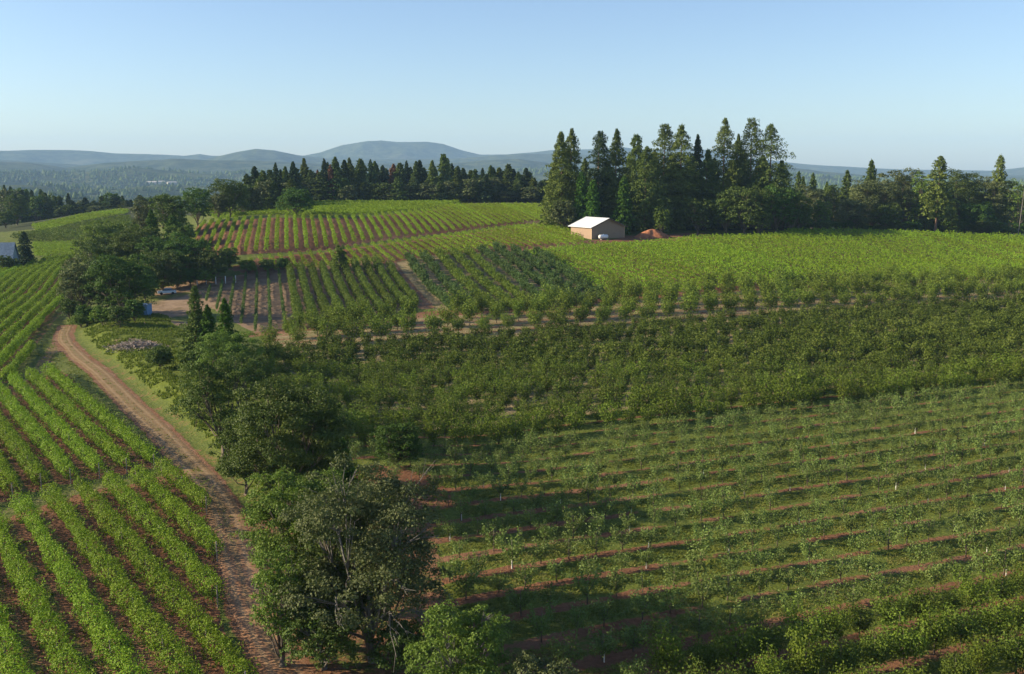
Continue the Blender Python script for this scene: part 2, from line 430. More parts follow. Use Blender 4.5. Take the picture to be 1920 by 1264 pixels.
def build_ground():
    azs = np.concatenate([np.linspace(-180, -50, 40, endpoint=False), np.linspace(-50, -32, 60, endpoint=False), np.linspace(-32, 32, 680, endpoint=False), np.linspace(32, 50, 60, endpoint=False), np.linspace(50, 180, 40, endpoint=False)])
    rs = np.concatenate([[2, 10, 20, 30, 38], np.exp(np.linspace(math.log(44), math.log(1000), 560))])
    Rg, Ag = np.meshgrid(rs, np.radians(azs), indexing='ij')
    x, y = Rg * np.sin(Ag), Rg * np.cos(Ag)
    z = H(x, y)
    nr, na = x.shape
    V = np.stack([x, y, z], -1).reshape(-1, 3)
    i = np.arange(nr - 1)[:, None] * na; j = np.arange(na)[None]
    F = np.stack([i + j, i + (j + 1) % na, i + na + (j + 1) % na, i + na + j], -1).reshape(-1, 4)[:, ::-1]
    V = np.concatenate([V, [[0, 0, Hs(0, 0)]]])
    c = len(V) - 1
    T = np.stack([np.arange(na), (np.arange(na) + 1) % na, np.full(na, c)], -1)[:, ::-1]
    me = mesh_np('ground', V, [F, T], smooth=True)
    X, Y = V[:, 0], V[:, 1]
    # soil: bare red soil share; dry: tan litter share; lush: bright green share; dark: weed cloth
    soil = np.zeros(len(X)); dry = np.full(len(X), .35); lush = np.full(len(X), .3); tan = np.zeros(len(X))
    def strip(ph, half, soft):  # 1 on the row line
        d = np.abs(ph - np.round(ph)); return 1 - sstep(d, half - soft, half + soft)
    m = inpoly(X, Y, HO)
    ph = hrow(X, Y)
    soil = np.where(m, strip(ph, .14, .1) * (.12 + .85 * (fbm(X / 3.1, Y / 2.3, 3))) + .06, soil)
    lush = np.where(m, .55, lush)
    far = m & (ph < hw(1500, 735))
    dry = np.where(far, .62, np.where(m, .3, dry)); soil = np.where(far, soil * .35 + .12, soil)
    mtop = m & (ph < hw(1100, 612))
    soil = np.where(mtop, soil * .4 + .45 * strip(ph, .3, .15), soil)
    mlow = m & (ph > hw(1500, 1110)); soil = np.where(mlow, soil * .6 + .33, soil)
    mb = m & (X < 12) & (Y < 98); soil = np.where(mb, np.clip(soil + .15, 0, 1), soil)
    for P, hd, sp, th, s0, s1 in ((A1, HD_A1, SP_A1, TH_A1, .95, .5), (A2, HD_A1, SP_A1, TH_A1, .95, .45), (A3, HD_A3, SP_A3, TH_A3, .55, .45)):
        mm = inpoly(X, Y, P); q = strip(fieldcoord(X, Y, hd, sp, th), .3, .15)
        soil = np.where(mm, s1 + (s0 - s1) * q, soil); lush = np.where(mm, .3, lush); dry = np.where(mm, .4, dry)
    for P in (BH, CM):
        mm = inpoly(X, Y, P); soil = np.where(mm, 1.0, soil)
    mm = inpoly(X, Y, BH) & (X > -15); soil = np.where(mm, .75, soil)
    mm = inpoly(X, Y, ER); soil = np.where(mm, .55, soil); lush = np.where(mm, .8, lush)
    mm = inpoly(X, Y, FF); soil = np.where(mm, .1, soil); lush = np.where(mm, .9, lush)
    mm = inpoly(X, Y, FD); soil = np.where(mm, .25, soil); dry = np.where(mm, .6, dry)
    mm = inpoly(X, Y, GY); soil = np.where(mm, .30, soil); dry = np.where(mm, .9, dry); tan = np.where(mm, 1., tan)
    # roads and yards of bare earth
    def smear(px, w, s, t=0, d=0, lift=0):
        nonlocal soil, tan
        L = np.array([ground(u, v)[:2] for u, v in px])
        q, _ = dist_poly(X, Y, L); k = 1 - sstep(q, w * .6, w * 1.3)
        soil = soil * (1 - k) + s * k; tan = tan * (1 - k) + t * k
    smear([(385, 474), (440, 476), (560, 468), (620, 464), (690, 452), (770, 442), (850, 433), (960, 420), (1050, 413)], 2.5, .95, .2)
    smear([(340, 545), (400, 530), (480, 519), (560, 506), (600, 503), (690, 493)], 3.5, .8, .6)
    smear([(885, 469), (985, 466), (1085, 455), (1180, 450), (1300, 441)], 4, .85, .3)
    smear([(728, 492), (760, 535), (800, 577)], 2.2, .75, .5)
    smear([(470, 628), (560, 618), (700, 606), (800, 588), (1010, 582), (1135, 563)], 2.6, .9, .15)
    smear([(1150, 559), (1300, 549), (1500, 539), (1920, 518)], 2.6, .8, .1)
    smear([(985, 384), (1020, 391), (1030, 396)], 4, .3, 1)
    smear([(1015, 417), (1050, 418), (1075, 428)], 7, .4, .8)
    smear([(1200, 447), (1250, 446), (1300, 442)], 8, .9, .3)
    smear([(285, 590), (330, 575), (380, 560)], 11, .5, .7)
    smear([(320, 545), (380, 530)], 7, .6, .6)
    smear([(235, 604), (330, 606)], 4.5, .35, .8)
    smear([(700, 890), (760, 900), (800, 935)], 3, .9, .1)
    smear([(235, 640), (290, 650)], 3.5, .3, .9)
    smear([(-60, 985), (60, 945), (200, 905), (330, 872), (385, 880)], 1.4, .35, .35)
    smear([(130, 612), (70, 700)], 1.6, .5, .4)
    d, s = dist_poly(X, Y, road_xy)
    k = (1 - sstep(d, 1.5, 2.6)); soil = soil * (1 - k) + .75 * k; tan = np.maximum(tan, k * .4)
    kb = (s > 0) * sstep(d, 1, 2) * (1 - sstep(d, 3.2, 6.5)) * (Y < 175) * (Y > 60); soil = np.maximum(soil, .42 * kb)
    bank = (s > 0) * sstep(d, 3, 5) * (1 - sstep(d, 12, 20)) * (Y > 92) * (Y < 215) * ~inpoly(X, Y, HO)
    lush = np.maximum(lush, bank); dry *= (1 - .8 * bank)
    near = (d < 22) & (s > 0) & (Y < 88) & ~m; soil = np.where(near, np.maximum(soil, .55), soil)
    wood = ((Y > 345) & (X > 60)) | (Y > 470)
    for nm, arr in (('soil', soil), ('dry', dry), ('lush', lush), ('tan', tan), ('wood', wood * 1.0)):
        a = me.attributes.new(nm, 'FLOAT', 'POINT'); a.data.foreach_set('value', arr.astype(np.float32))
    mt, nt, out = newmat('field_ground')
    at = lambda n: nd(nt, 'ShaderNodeAttribute', attribute_name=n).outputs['Fac']
    n1 = noise(nt, .35, 6, .65); n2 = noise(nt, 2.2, 5, .7); n3 = noise(nt, .06, 4, .6)
    lushc = mixc(nt, ramp(nt, n2, .3, .7), (.09, .12, .016), (.155, .185, .03))
    dull = mixc(nt, ramp(nt, n2, .35, .7), (.07, .095, .025), (.13, .15, .045))
    dryc = mixc(nt, ramp(nt, n2, .3, .75), (.24, .18, .10), (.36, .28, .17))
    g = mixc(nt, mth(nt, 'MULTIPLY_ADD', ramp(nt, n1, .3, .7), .5, mth(nt, 'MULTIPLY', at('lush'), .75), clamp=True), dull, lushc)
    dm = ramp(nt, mth(nt, 'MULTIPLY_ADD', at('dry'), .75, mth(nt, 'MULTIPLY', n1, .6)), .55, .85)
    g = mixc(nt, dm, g, dryc)
    redc = mixc(nt, ramp(nt, n2, .25, .75), (.14, .064, .036), (.24, .118, .064))
    redc = mixc(nt, ramp(nt, n3, .45, .7), redc, (.25, .135, .08))
    tanc = mixc(nt, ramp(nt, n1, .3, .7), (.20, .13, .08), (.30, .215, .14))
    sm = mth(nt, 'ADD', at('soil'), mth(nt, 'MULTIPLY_ADD', n2, .7, mth(nt, 'MULTIPLY_ADD', n1, .7, -.7)))
    sm = ramp(nt, sm, .42, .62)
    c = mixc(nt, sm, g, redc)
    tm = ramp(nt, mth(nt, 'MULTIPLY_ADD', n1, .6, mth(nt, 'MULTIPLY', at('tan'), .8)), .5, .9)
    c = mixc(nt, tm, c, tanc)
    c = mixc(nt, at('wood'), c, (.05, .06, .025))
    p = nt.nodes.new('ShaderNodeBsdfPrincipled'); p.inputs['Roughness'].default_value = .95; p.inputs['Specular IOR Level'].default_value = .1
    bp = nt.nodes.new('ShaderNodeBump'); bp.inputs['Strength'].default_value = .9; bp.inputs['Distance'].default_value = .25
    nt.links.new(n2, bp.inputs['Height']); nt.links.new(bp.outputs[0], p.inputs['Normal'])
    nt.links.new(c, p.inputs['Base Color']); nt.links.new(p.outputs[0], out.inputs[0])
    me.materials.append(mt)
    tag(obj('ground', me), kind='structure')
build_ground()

def build_road():
    # resample
    L = road_xy; seg = np.r_[0, np.cumsum(np.hypot(*np.diff(L, axis=0).T))]
    s = np.arange(0, seg[-1], 1.0)
    px = np.interp(s, seg, L[:, 0]); py = np.interp(s, seg, L[:, 1])
    k = np.ones(7) / 7
    px2 = np.convolve(np.pad(px, 3, 'edge'), k, 'valid'); py2 = np.convolve(np.pad(py, 3, 'edge'), k, 'valid')
    t = np.stack([np.gradient(px2), np.gradient(py2)], 1); t /= np.linalg.norm(t, axis=1)[:, None]
    nrm = np.stack([-t[:, 1], t[:, 0]], 1)
    cols = np.linspace(-1, 1, 13)
    hwid = 1.4 - .35 * sstep(py2, 130, 200) + .25 * (fbm(s / 9, s * 0 + 3) - .5) * 2
    V = []; acr = []
    for c in cols:
        q = np.stack([px2, py2], 1) + nrm * (c * hwid)[:, None]
        z = H(q[:, 0], q[:, 1]) + .05 * (1 - abs(c) ** 6) - .012 * np.exp(-((abs(c) - .52) / .15) ** 2)
        V.append(np.c_[q, z]); acr.append(np.full(len(s), c))
    V = np.stack(V, 1).reshape(-1, 3); acr = np.stack(acr, 1).ravel()
    n = len(cols); i = np.arange(len(s) - 1)[:, None] * n; j = np.arange(n - 1)[None]
    F = np.stack([i + j, i + j + 1, i + n + j + 1, i + n + j], -1).reshape(-1, 4)
    me = mesh_np('dirt_road', V, F, smooth=True)
    a = me.attributes.new('across', 'FLOAT', 'POINT'); a.data.foreach_set('value', acr.astype(np.float32))
    a = me.attributes.new('near', 'FLOAT', 'POINT'); a.data.foreach_set('value', (1 - sstep(V[:, 1], 70, 98)).astype(np.float32))
    mt, nt, out = newmat('dirt_road')
    ac = mth(nt, 'ABSOLUTE', nd(nt, 'ShaderNodeAttribute', attribute_name='across').outputs['Fac'])
    nr = nd(nt, 'ShaderNodeAttribute', attribute_name='near').outputs['Fac']
    n1 = noise(nt, .8, 6, .7); n2 = noise(nt, 5, 4, .7)
    base = mixc(nt, ramp(nt, n1, .35, .7), (.19, .122, .058), (.27, .18, .095))
    base = mixc(nt, mth(nt, 'MULTIPLY', nr, .75), base, mixc(nt, ramp(nt, n1, .3, .7), (.30, .14, .075), (.40, .215, .125)))
    rut = mth(nt, 'SUBTRACT', 1.0, mth(nt, 'MULTIPLY', mth(nt, 'ABSOLUTE', mth(nt, 'SUBTRACT', ac, .52)), 4.5), clamp=True)
    base = mixc(nt, mth(nt, 'MULTIPLY', rut, .6), base, (.34, .24, .14))
    mid = mth(nt, 'MULTIPLY', ramp(nt, mth(nt, 'SUBTRACT', mth(nt, 'MULTIPLY', n1, .6), ac), .0, .25), .35)
    base = mixc(nt, mid, base, (.19, .17, .08))
    base = mixc(nt, mth(nt, 'MULTIPLY', ramp(nt, n2, .5, .8), .25), base, (.42, .33, .26))
    p = nt.nodes.new('ShaderNodeBsdfPrincipled'); p.inputs['Roughness'].default_value = .95; p.inputs['Specular IOR Level'].default_value = .1
    bp = nt.nodes.new('ShaderNodeBump'); bp.inputs['Strength'].default_value = .5; bp.inputs['Distance'].default_value = .1
    nt.links.new(n2, bp.inputs['Height']); nt.links.new(bp.outputs[0], p.inputs['Normal'])
    nt.links.new(base, p.inputs['Base Color'])
    # ragged edge: the road dust thins out into the verge
    nt.links.new(p.outputs[0], out.inputs[0])
    me.materials.append(mt)
    tag(obj('dirt_road', me), kind='structure')
build_road()

# ---------------------------------------------------------------- far hills
def hills():
    azs = np.linspace(-52, 52, 1000)
    rs = np.exp(np.linspace(math.log(940), math.log(10800), 330))
    def elev(prof, a):   # profile of (u, v) -> tangent of elevation
        a = np.clip(a, -50, 50)
        tu = np.tan(np.radians(a)); P = np.array(prof, float)
        d = [ray(u, v) for u, v in prof]
        tu_p = [q[0] / q[1] for q in d]; te = [q[2] / math.hypot(q[0], q[1]) for q in d]
        return np.interp(tu, tu_p, te)
    ridges = [
        (9400, 1100, [(-900, 296), (-300, 285), (0, 283), (60, 281), (130, 281), (170, 283), (215, 288), (300, 290), (345, 292), (375, 289), (395, 292), (450, 292), (570, 292), (600, 286), (640, 273), (690, 265), (715, 263), (745, 266), (800, 266), (830, 270), (870, 283), (900, 290), (950, 290), (1000, 286), (1035, 282), (1100, 280), (1170, 276), (1210, 282), (1300, 278), (1345, 284), (1400, 296), (1480, 305), (1520, 309), (1600, 314), (1700, 318), (1860, 320), (1890, 317), (1925, 313), (2000, 312), (2600, 318), (3200, 310)]),
        (7600, 900, [(-900, 300), (0, 300), (200, 312), (380, 300), (450, 284), (480, 279), (515, 282), (560, 291), (640, 300), (760, 298), (860, 297), (935, 291), (985, 288), (1035, 289), (1200, 292), (1400, 312), (1600, 330), (2600, 325)]),
        (5900, 750, [(-900, 306), (0, 303), (60, 306), (125, 316), (170, 311), (250, 305), (325, 300), (400, 302), (480, 302), (600, 306), (800, 306), (972, 299), (1035, 306), (1200, 312), (1400, 318), (1480, 314), (1560, 322), (1700, 335), (2600, 330)]),
        (4500, 560, [(-900, 325), (0, 328), (120, 330), (210, 325), (250, 319), (330, 322), (420, 326), (480, 322), (600, 330), (900, 322), (1035, 318), (1480, 328), (1560, 336), (1920, 340), (2600, 330)]),
        (3300, 430, [(-900, 345), (0, 345), (100, 348), (200, 354), (300, 345), (400, 352), (500, 345), (900, 345), (1500, 350), (2600, 345)]),
        (2300, 350, [(-900, 370), (0, 362), (150, 374), (300, 388), (450, 380), (900, 370), (1500, 368), (2600, 360)]),
    ]
    def hh(x, y):
        r = np.hypot(x, y); a = np.degrees(np.arctan2(x, y))
        base = -60 - 60 * sstep(r, 900, 2200) 
        z = base + 0 * r
        for D, W, prof in ridges:
            e = CAMH + D * elev(prof, a)
            rr = r - D
            g = np.exp(-(rr / W) ** 2)
            # spurs running down the slope facing us
            sp = 1 + .28 * np.clip(-rr / W, 0, 1.6) * (fbm(a / 2.2 + D, rr / 900 + 5, 3) - .5) * 2
            z = np.maximum(z, base + (e - base) * np.clip(g * sp, 0, 1))
        bump = (fbm(x / 420, y / 420, 5) - .5) * 60 * sstep(r, 1200, 2600) * .6
        near_crest = 0
        for D, W, prof in ridges[:2]: near_crest = np.maximum(near_crest, np.exp(-((r - D) / (W * .5)) ** 2))
        return z + bump * (1 - .75 * near_crest)
    Rg, Ag = np.meshgrid(rs, np.radians(azs), indexing='ij')
    x, y = Rg * np.sin(Ag), Rg * np.cos(Ag)
    z = hh(x, y)
    z[0] = -75; 
    nr, na = x.shape
    V = np.stack([x, y, z], -1).reshape(-1, 3)
    i = np.arange(nr - 1)[:, None] * na; j = np.arange(na)[None]
    j = j[:, :-1]
    F = np.stack([i + j, i + j + 1, i + na + j + 1, i + na + j], -1).reshape(-1, 4)[:, ::-1]
    me = mesh_np('hills', V, F, smooth=True)
    mt, nt, out = newmat('wooded_hills')
    n1 = noise(nt, .012, 6, .7); n2 = noise(nt, .0016, 4, .6)
    c = mixc(nt, ramp(nt, n1, .35, .65), (.025, .042, .016), (.085, .10, .04))
    c = mixc(nt, mth(nt, 'MULTIPLY', ramp(nt, n2, .58, .75), .5), c, (.17, .15, .08))
    p = nt.nodes.new('ShaderNodeBsdfPrincipled'); p.inputs['Roughness'].default_value = 1; p.inputs['Specular IOR Level'].default_value = 0
    bp = nt.nodes.new('ShaderNodeBump'); bp.inputs['Strength'].default_value = 1; bp.inputs['Distance'].default_value = 14
    nt.links.new(n1, bp.inputs['Height']); nt.links.new(bp.outputs[0], p.inputs['Normal'])
    nt.links.new(c, p.inputs['Base Color']); nt.links.new(p.outputs[0], out.inputs[0])
    me.materials.append(mt)
    tag(obj('hills', me), kind='structure')
    # far-off wood on the hills
    r = np.random.RandomState(11)
    n = 26000
    a = np.radians(r.uniform(-31, 31, n)); rr = np.sqrt(r.uniform(1000 ** 2, 5200 ** 2, n))
    x, y = rr * np.sin(a), rr * np.cos(a)
    keep = fbm(x / 260, y / 260, 3) > .42
    x, y = x[keep], y[keep]; n = len(x)
    z = hh(x, y); hgt = r.uniform(9, 20, n); wid = hgt * r.uniform(.22, .45, n)
    k = 6; th = np.arange(k) * 2 * math.pi / k
    rings = [(0.0, .55), (.3, 1.0), (.65, .65), (1.0, .06)]
    V = np.empty((n, len(rings) * k, 3))
    for ri, (zz, ww) in enumerate(rings):
        jit = r.uniform(.75, 1.25, (n, k))
        V[:, ri * k:(ri + 1) * k, 0] = x[:, None] + np.cos(th) * wid[:, None] * ww * jit
        V[:, ri * k:(ri + 1) * k, 1] = y[:, None] + np.sin(th) * wid[:, None] * ww * jit
        V[:, ri * k:(ri + 1) * k, 2] = (z - 1.5 + hgt * zz)[:, None]
    f = []
    for ri in range(len(rings) - 1):
        for q in range(k): f.append((ri * k + q, ri * k + (q + 1) % k, (ri + 1) * k + (q + 1) % k, (ri + 1) * k + q))
    f = np.array(f)
    F = (f[None] + (np.arange(n) * len(rings) * k)[:, None, None]).reshape(-1, 4)
    me = mesh_np('distant_forest', V.reshape(-1, 3), F, [M_CON], var=np.repeat(r.rand(n) * .4, len(f)))
    tag(obj('distant_forest', me), 'dark wood covering the far valley hills below the mountains', 'forest', kind='stuff')
    return hh
HILL = hills()

# ---------------------------------------------------------------- vine rows
def canopy(p0, p1, per_m, leaf, w=.55, hc=1.2, hr_=.62, shoots=1.6, seed=0, base_loc=None, gaps=.0):
    r = np.random.RandomState(seed)
    d = p1 - p0; L = np.linalg.norm(d); d = d / L; q = np.array([d[1], -d[0]])
    n = int(L * per_m)
    s = r.rand(n) * L
    wob = .5 + .9 * vnoise(s / 1.05 + seed * 3.1, s * 0 + 1.3)
    vig = .8 + .4 * vnoise(s / 6. + seed, s * 0 + 9.3)
    th = r.rand(n) * 2 * math.pi
    rad = np.sqrt(r.uniform(.3, 1.0, n)) * wob * vig
    cx = np.cos(th) * w * rad; cz = np.sin(th) * hr_ * rad
    Nn = np.stack([q[0] * np.cos(th), q[1] * np.cos(th), np.sin(th) + .3], 1)
    P = [np.c_[p0[0] + d[0] * s + q[0] * cx, p0[1] + d[1] * s + q[1] * cx, hc + cz]]
    NN = [Nn]
    ns = int(L * shoots)
    if ns:
        k = 7
        s2 = r.rand(ns) * L; side = r.normal(0, .55, ns); along = r.normal(0, .35, ns); ln = r.uniform(.35, .95, ns)
        tt = np.linspace(.1, 1, k)
        for t in tt:
            x = w * .5 * side + side * ln * t * .9; zz = hc + hr_ * .55 + ln * t * (1 - .35 * t * np.abs(side))
            ss = s2 + along * ln * t
            j = r.normal(0, .05, (ns, 3))
            P.append(np.c_[p0[0] + d[0] * ss + q[0] * x, p0[1] + d[1] * ss + q[1] * x, zz] + j)
            NN.append(np.c_[q[0] * side, q[1] * side, np.full(ns, .7)])
    P = np.concatenate(P); NN = np.concatenate(NN)
    P[:, 2] += H(P[:, 0], P[:, 1])
    m = ~((vnoise(P[:, 0] / 1.6 + seed, P[:, 1] / 1.6) < gaps))
    P, NN = P[m], NN[m]
    o = np.array([p0[0], p0[1], Hs(*p0)]) if base_loc is None else base_loc
    V = leafquads(P - o, leaf, NN, jitter=1.3, r=r)
    var = np.clip(.28 + .3 * r.rand(len(P)) + .42 * (vnoise(P[:, 0] / 1.1, P[:, 1] / 1.1 + 5) - .2), 0, 1)
    return V, var, o, L, d
trunk_mb = MB(); trunk_mb.tube([(0, 0, -.1), (.03, .02, .4), (-.02, .04, .8), (.03, 0, 1.05)], [.045, .038, .033, .03], 6)
VINE_TRUNK = trunk_mb.mesh('trunk', M_BARK, True)
post_mb = MB(); post_mb.tube([(0, 0, -.2), (0, 0, 1.75)], .05, 7)
VINE_POST = post_mb.mesh('post', M_POST)
ordn = ['first', 'second', 'third', 'fourth', 'fifth', 'sixth', 'seventh', 'eighth', 'ninth', 'tenth', 'eleventh', 'twelfth', 'thirteenth', 'fourteenth', 'fifteenth', 'sixteenth', 'seventeenth', 'eighteenth', 'nineteenth', 'twentieth'] + ['twenty-' + q for q in ['first', 'second', 'third', 'fourth', 'fifth', 'sixth', 'seventh', 'eighth', 'ninth']] + ['thirtieth'] + ['thirty-' + q for q in ['first', 'second', 'third', 'fourth', 'fifth', 'sixth', 'seventh', 'eighth', 'ninth']] + ['fortieth'] + ['forty-' + q for q in ['first', 'second', 'third', 'fourth', 'fifth', 'sixth', 'seventh', 'eighth', 'ninth']] + ['fiftieth']
def vinefield(P, head, sp, thr, label, group, per_m, leaf, mat, near=False, order=1, seed=0, minlen=3, **kw):
    rows = rows_in(P, head, sp, thr, minlen)
    rows.sort(key=lambda q: (order * q[0], -q[1][1]))
    for i, (k, a, b) in enumerate(rows):
        V, var, o, L, d = canopy(a, b, per_m, leaf, seed=seed + i, **kw)
        me = mesh_np('foliage', V, quadidx(len(var)), [mat], var=var)
        lab = label(i) if callable(label) else label
        if near:
            root = empty('vine_row', o)
            f = obj('foliage', me, root)
            n = int(L // 2.0)
            for j in range(n):
                p = a + d * (j + .6) * L / n
                t = obj('trunk', VINE_TRUNK, root, (p[0] - o[0], p[1] - o[1], Hs(*p) - o[2])); t.rotation_euler = (0, 0, j * 1.7)
            for e in [0, L] + list(np.arange(7.5, L - 3, 7.5)):
                p = a + d * e
                t = obj('post', VINE_POST, root, (p[0] - o[0], p[1] - o[1], Hs(*p) - o[2]))
            ob = root
        else:
            me.name = 'vine_row'
            ob = obj('vine_row', me, None, o)
        tag(ob, lab, 'vine row', group)
    return rows
vinefield(A1, HD_A1, SP_A1, TH_A1, lambda i: f'leafy vine row, {ordn[i]} from the dirt road in the nearest block', 'vine rows of the nearest block', 290, .17, M_VINE, near=True, order=-1, seed=100, w=.88, hr_=.78, hc=1.2, shoots=7)
vinefield(A2, HD_A1, SP_A1, TH_A1, lambda i: f'leafy vine row, {ordn[i]} from the dirt road in the block beyond the aisle', 'vine rows beyond the cross aisle', 240, .19, M_VINE, near=True, order=-1, seed=200, w=.85, hr_=.75, hc=1.2, shoots=6)
vinefield(A3, HD_A3, SP_A3, TH_A3, lambda i: f'slanting vine row at far left, {ordn[i]} from the track and woodland edge', 'slanting vine rows at the left edge', 150, .28, M_VINE, order=-1, seed=300, shoots=1.5, w=.85, hr_=.75)
vinefield(A4, -65, 2.85, TH_A3, 'bright green vine row in the small level field behind the lone dark conifer', 'vine rows behind the lone conifer', 40, .38, M_VINEB, seed=380, shoots=.3, w=.8, hc=1.0)
vinefield(BH, HD_B, SP_B, TH_B, lambda i: f'vine row running up the red-soiled hill, {ordn[min(i, 49)]} from the left', 'vine rows up the red hill', 42, .36, M_VINEB, seed=400, shoots=.35, w=.62, hc=.95, hr_=.5, minlen=8)
vinefield(CM, HD_C, 2.85, TH_C, 'short green vine row on red soil between the hill road and the lower orchards', 'short vine rows below the hill road', 42, .34, M_VINEB, seed=500, shoots=.35, w=.68, hc=.9, hr_=.5)
vinefield(ER, HD_C, 2.75, TH_C, 'bright yellow-green vine row in the wide field in front of the barn and tall conifers', 'vine rows of the bright right field', 40, .36, M_VINEG, seed=600, shoots=.8, w=.62, hc=1.0, hr_=.58, gaps=.10)
vinefield(FF, -60, 2.9, TH_B, 'pale green vine row along the crest of the far hill before the pine wood', 'vine rows on the far crest', 26, .5, M_VINEB, seed=700, shoots=.2, w=.9, hc=.9, hr_=.5)

FL1 = np.array([ground(u, v, .5)[:2] for u, v in [(70, 436), (120, 424), (170, 412), (240, 400), (240, 391), (150, 403), (60, 422)]])
FL2 = np.array([ground(u, v, .5)[:2] for u, v in [(20, 447), (60, 453), (150, 450), (210, 447), (250, 420), (240, 404), (170, 416), (100, 432), (30, 440)]])
vinefield(FL1, -50, 2.9, TH_B, 'light green vine row high on the slope before the hazy pines at far left', 'vine rows high on the far left slope', 26, .5, M_VINEB, seed=740, shoots=.2, w=.9, hc=.9, hr_=.5, minlen=6)
vinefield(FL2, -50, 3.4, TH_B, 'darker green crop row low on the far left slope', 'darker crop rows on the far left slope', 30, .55, M_ORCHD, seed=780, shoots=.3, w=1.1, hc=1.1, hr_=.8, minlen=6)

# ---------------------------------------------------------------- trees
def sphere_pts(n, r): 
    v = r.normal(size=(n, 3)); return v / np.linalg.norm(v, axis=1)[:, None]

def broadleaf(h, w, seed, leaf=.3, dens=1.0, trunk=.25, open_=.0, flat=.75, twigs=0):
    """tapered trunk, limbs to each lobe, leaf clumps on the lobes. Origin at the base. w = crown radius"""
    r = np.random.RandomState(seed)
    base = h * trunk
    cz = (h + base) / 2; rz = (h - base) / 2
    lobes = []
    nl = 15
    for i in range(nl):
        a = i * 2.4 + r.rand(); f = (i + .5) / nl
        zz = -0.72 + 1.5 * f
        rr = math.sqrt(max(0, 1 - min(.98, abs(zz)) ** (3 if zz < 0 else 2))) * .62
        c = np.array([math.cos(a) * w * rr * r.uniform(.75, 1.1), math.sin(a) * w * rr * r.uniform(.75, 1.1), cz + rz * zz * .78])
        lobes.append((c, w * r.uniform(.32, .60), rz * r.uniform(.24, .42)))
    P = []; NN = []; VV = []; tips = []
    cl = max(.35, w * .15)
    for c, lw, lz in lobes:
        m = int(23 * dens)
        D = sphere_pts(m, r); D[:, 2] = np.where(D[:, 2] < -.35, -D[:, 2], D[:, 2])
        cc = c + D * np.array([lw, lw, lz]) * r.uniform(.8, 1.12, (m, 1))
        tips.append(cc)
        for q, dd in zip(cc, D):
            if open_ and r.rand() < open_: continue
            k = int(46 * dens * (cl / leaf / 2.2) ** 2 * .55) + 5
            E = sphere_pts(k, r); E[:, 2] = np.where(E[:, 2] < -.3, -E[:, 2] * .6, E[:, 2])
            rad = cl * r.uniform(.7, 1.35)
            P.append(q + E * rad * np.array([1, 1, flat]) * r.uniform(.55, 1.1, (k, 1)))
            NN.append(E * .7 + dd * .5 + [0, 0, .35]); VV.append(np.full(k, r.rand()))
    P = np.concatenate(P); NN = np.concatenate(NN); VV = np.concatenate(VV)
    V = leafquads(P, leaf, NN, aspect=.7, jitter=1.2, r=r)
    var = np.clip(.15 + .4 * VV + .45 * r.rand(len(P)), 0, 1)
    mb = MB()
    tr = h * .018 + .06
    top = np.array([r.normal(0, .06) * w, r.normal(0, .06) * w, base + (h - base) * .45])
    mid = np.array([r.normal(0, .03) * w, r.normal(0, .03) * w, base])
    mb.tube([(0, 0, -.4), (0, 0, .15), mid * .6, mid, (mid + top) / 2, top], [tr * 1.5, tr * 1.15, tr, tr * .9, tr * .6, tr * .25], 8)
    for i, (c, lw, lz) in enumerate(lobes):
        f = r.uniform(0, .6); s0 = mid * (1 - f) + top * f
        m1 = s0 * .55 + c * .45 + np.array([0, 0, -.06 * h * r.rand()])
        mb.tube([s0, m1, c], [tr * .45, tr * .27, tr * .12], 6)
        for q in tips[i][:6]:
            mb.tube([c * .5 + m1 * .5, (c + q) / 2 + r.normal(0, .1, 3), q], [tr * .13, tr * .08, tr * .03], 4, cap=False)
    for i in range(twigs):   # bare outer branches
        c = lobes[r.randint(nl)][0]; d = c - np.array([0, 0, cz]); d = d / (np.linalg.norm(d) + 1e-6) + r.normal(0, .35, 3); d[0] += .35
        e = c + d * w * r.uniform(.2, .38)
        mb.tube([c, (c + e) / 2 + r.normal(0, .15, 3), e], [.045, .03, .014], 4, cap=False)
        for q in range(4):
            st = c + (e - c) * r.uniform(.4, .9); mb.tube([st, st + (d + r.normal(0, .6, 3)) * w * .10], [.022, .01], 3, cap=False)
    return (V, var), mb

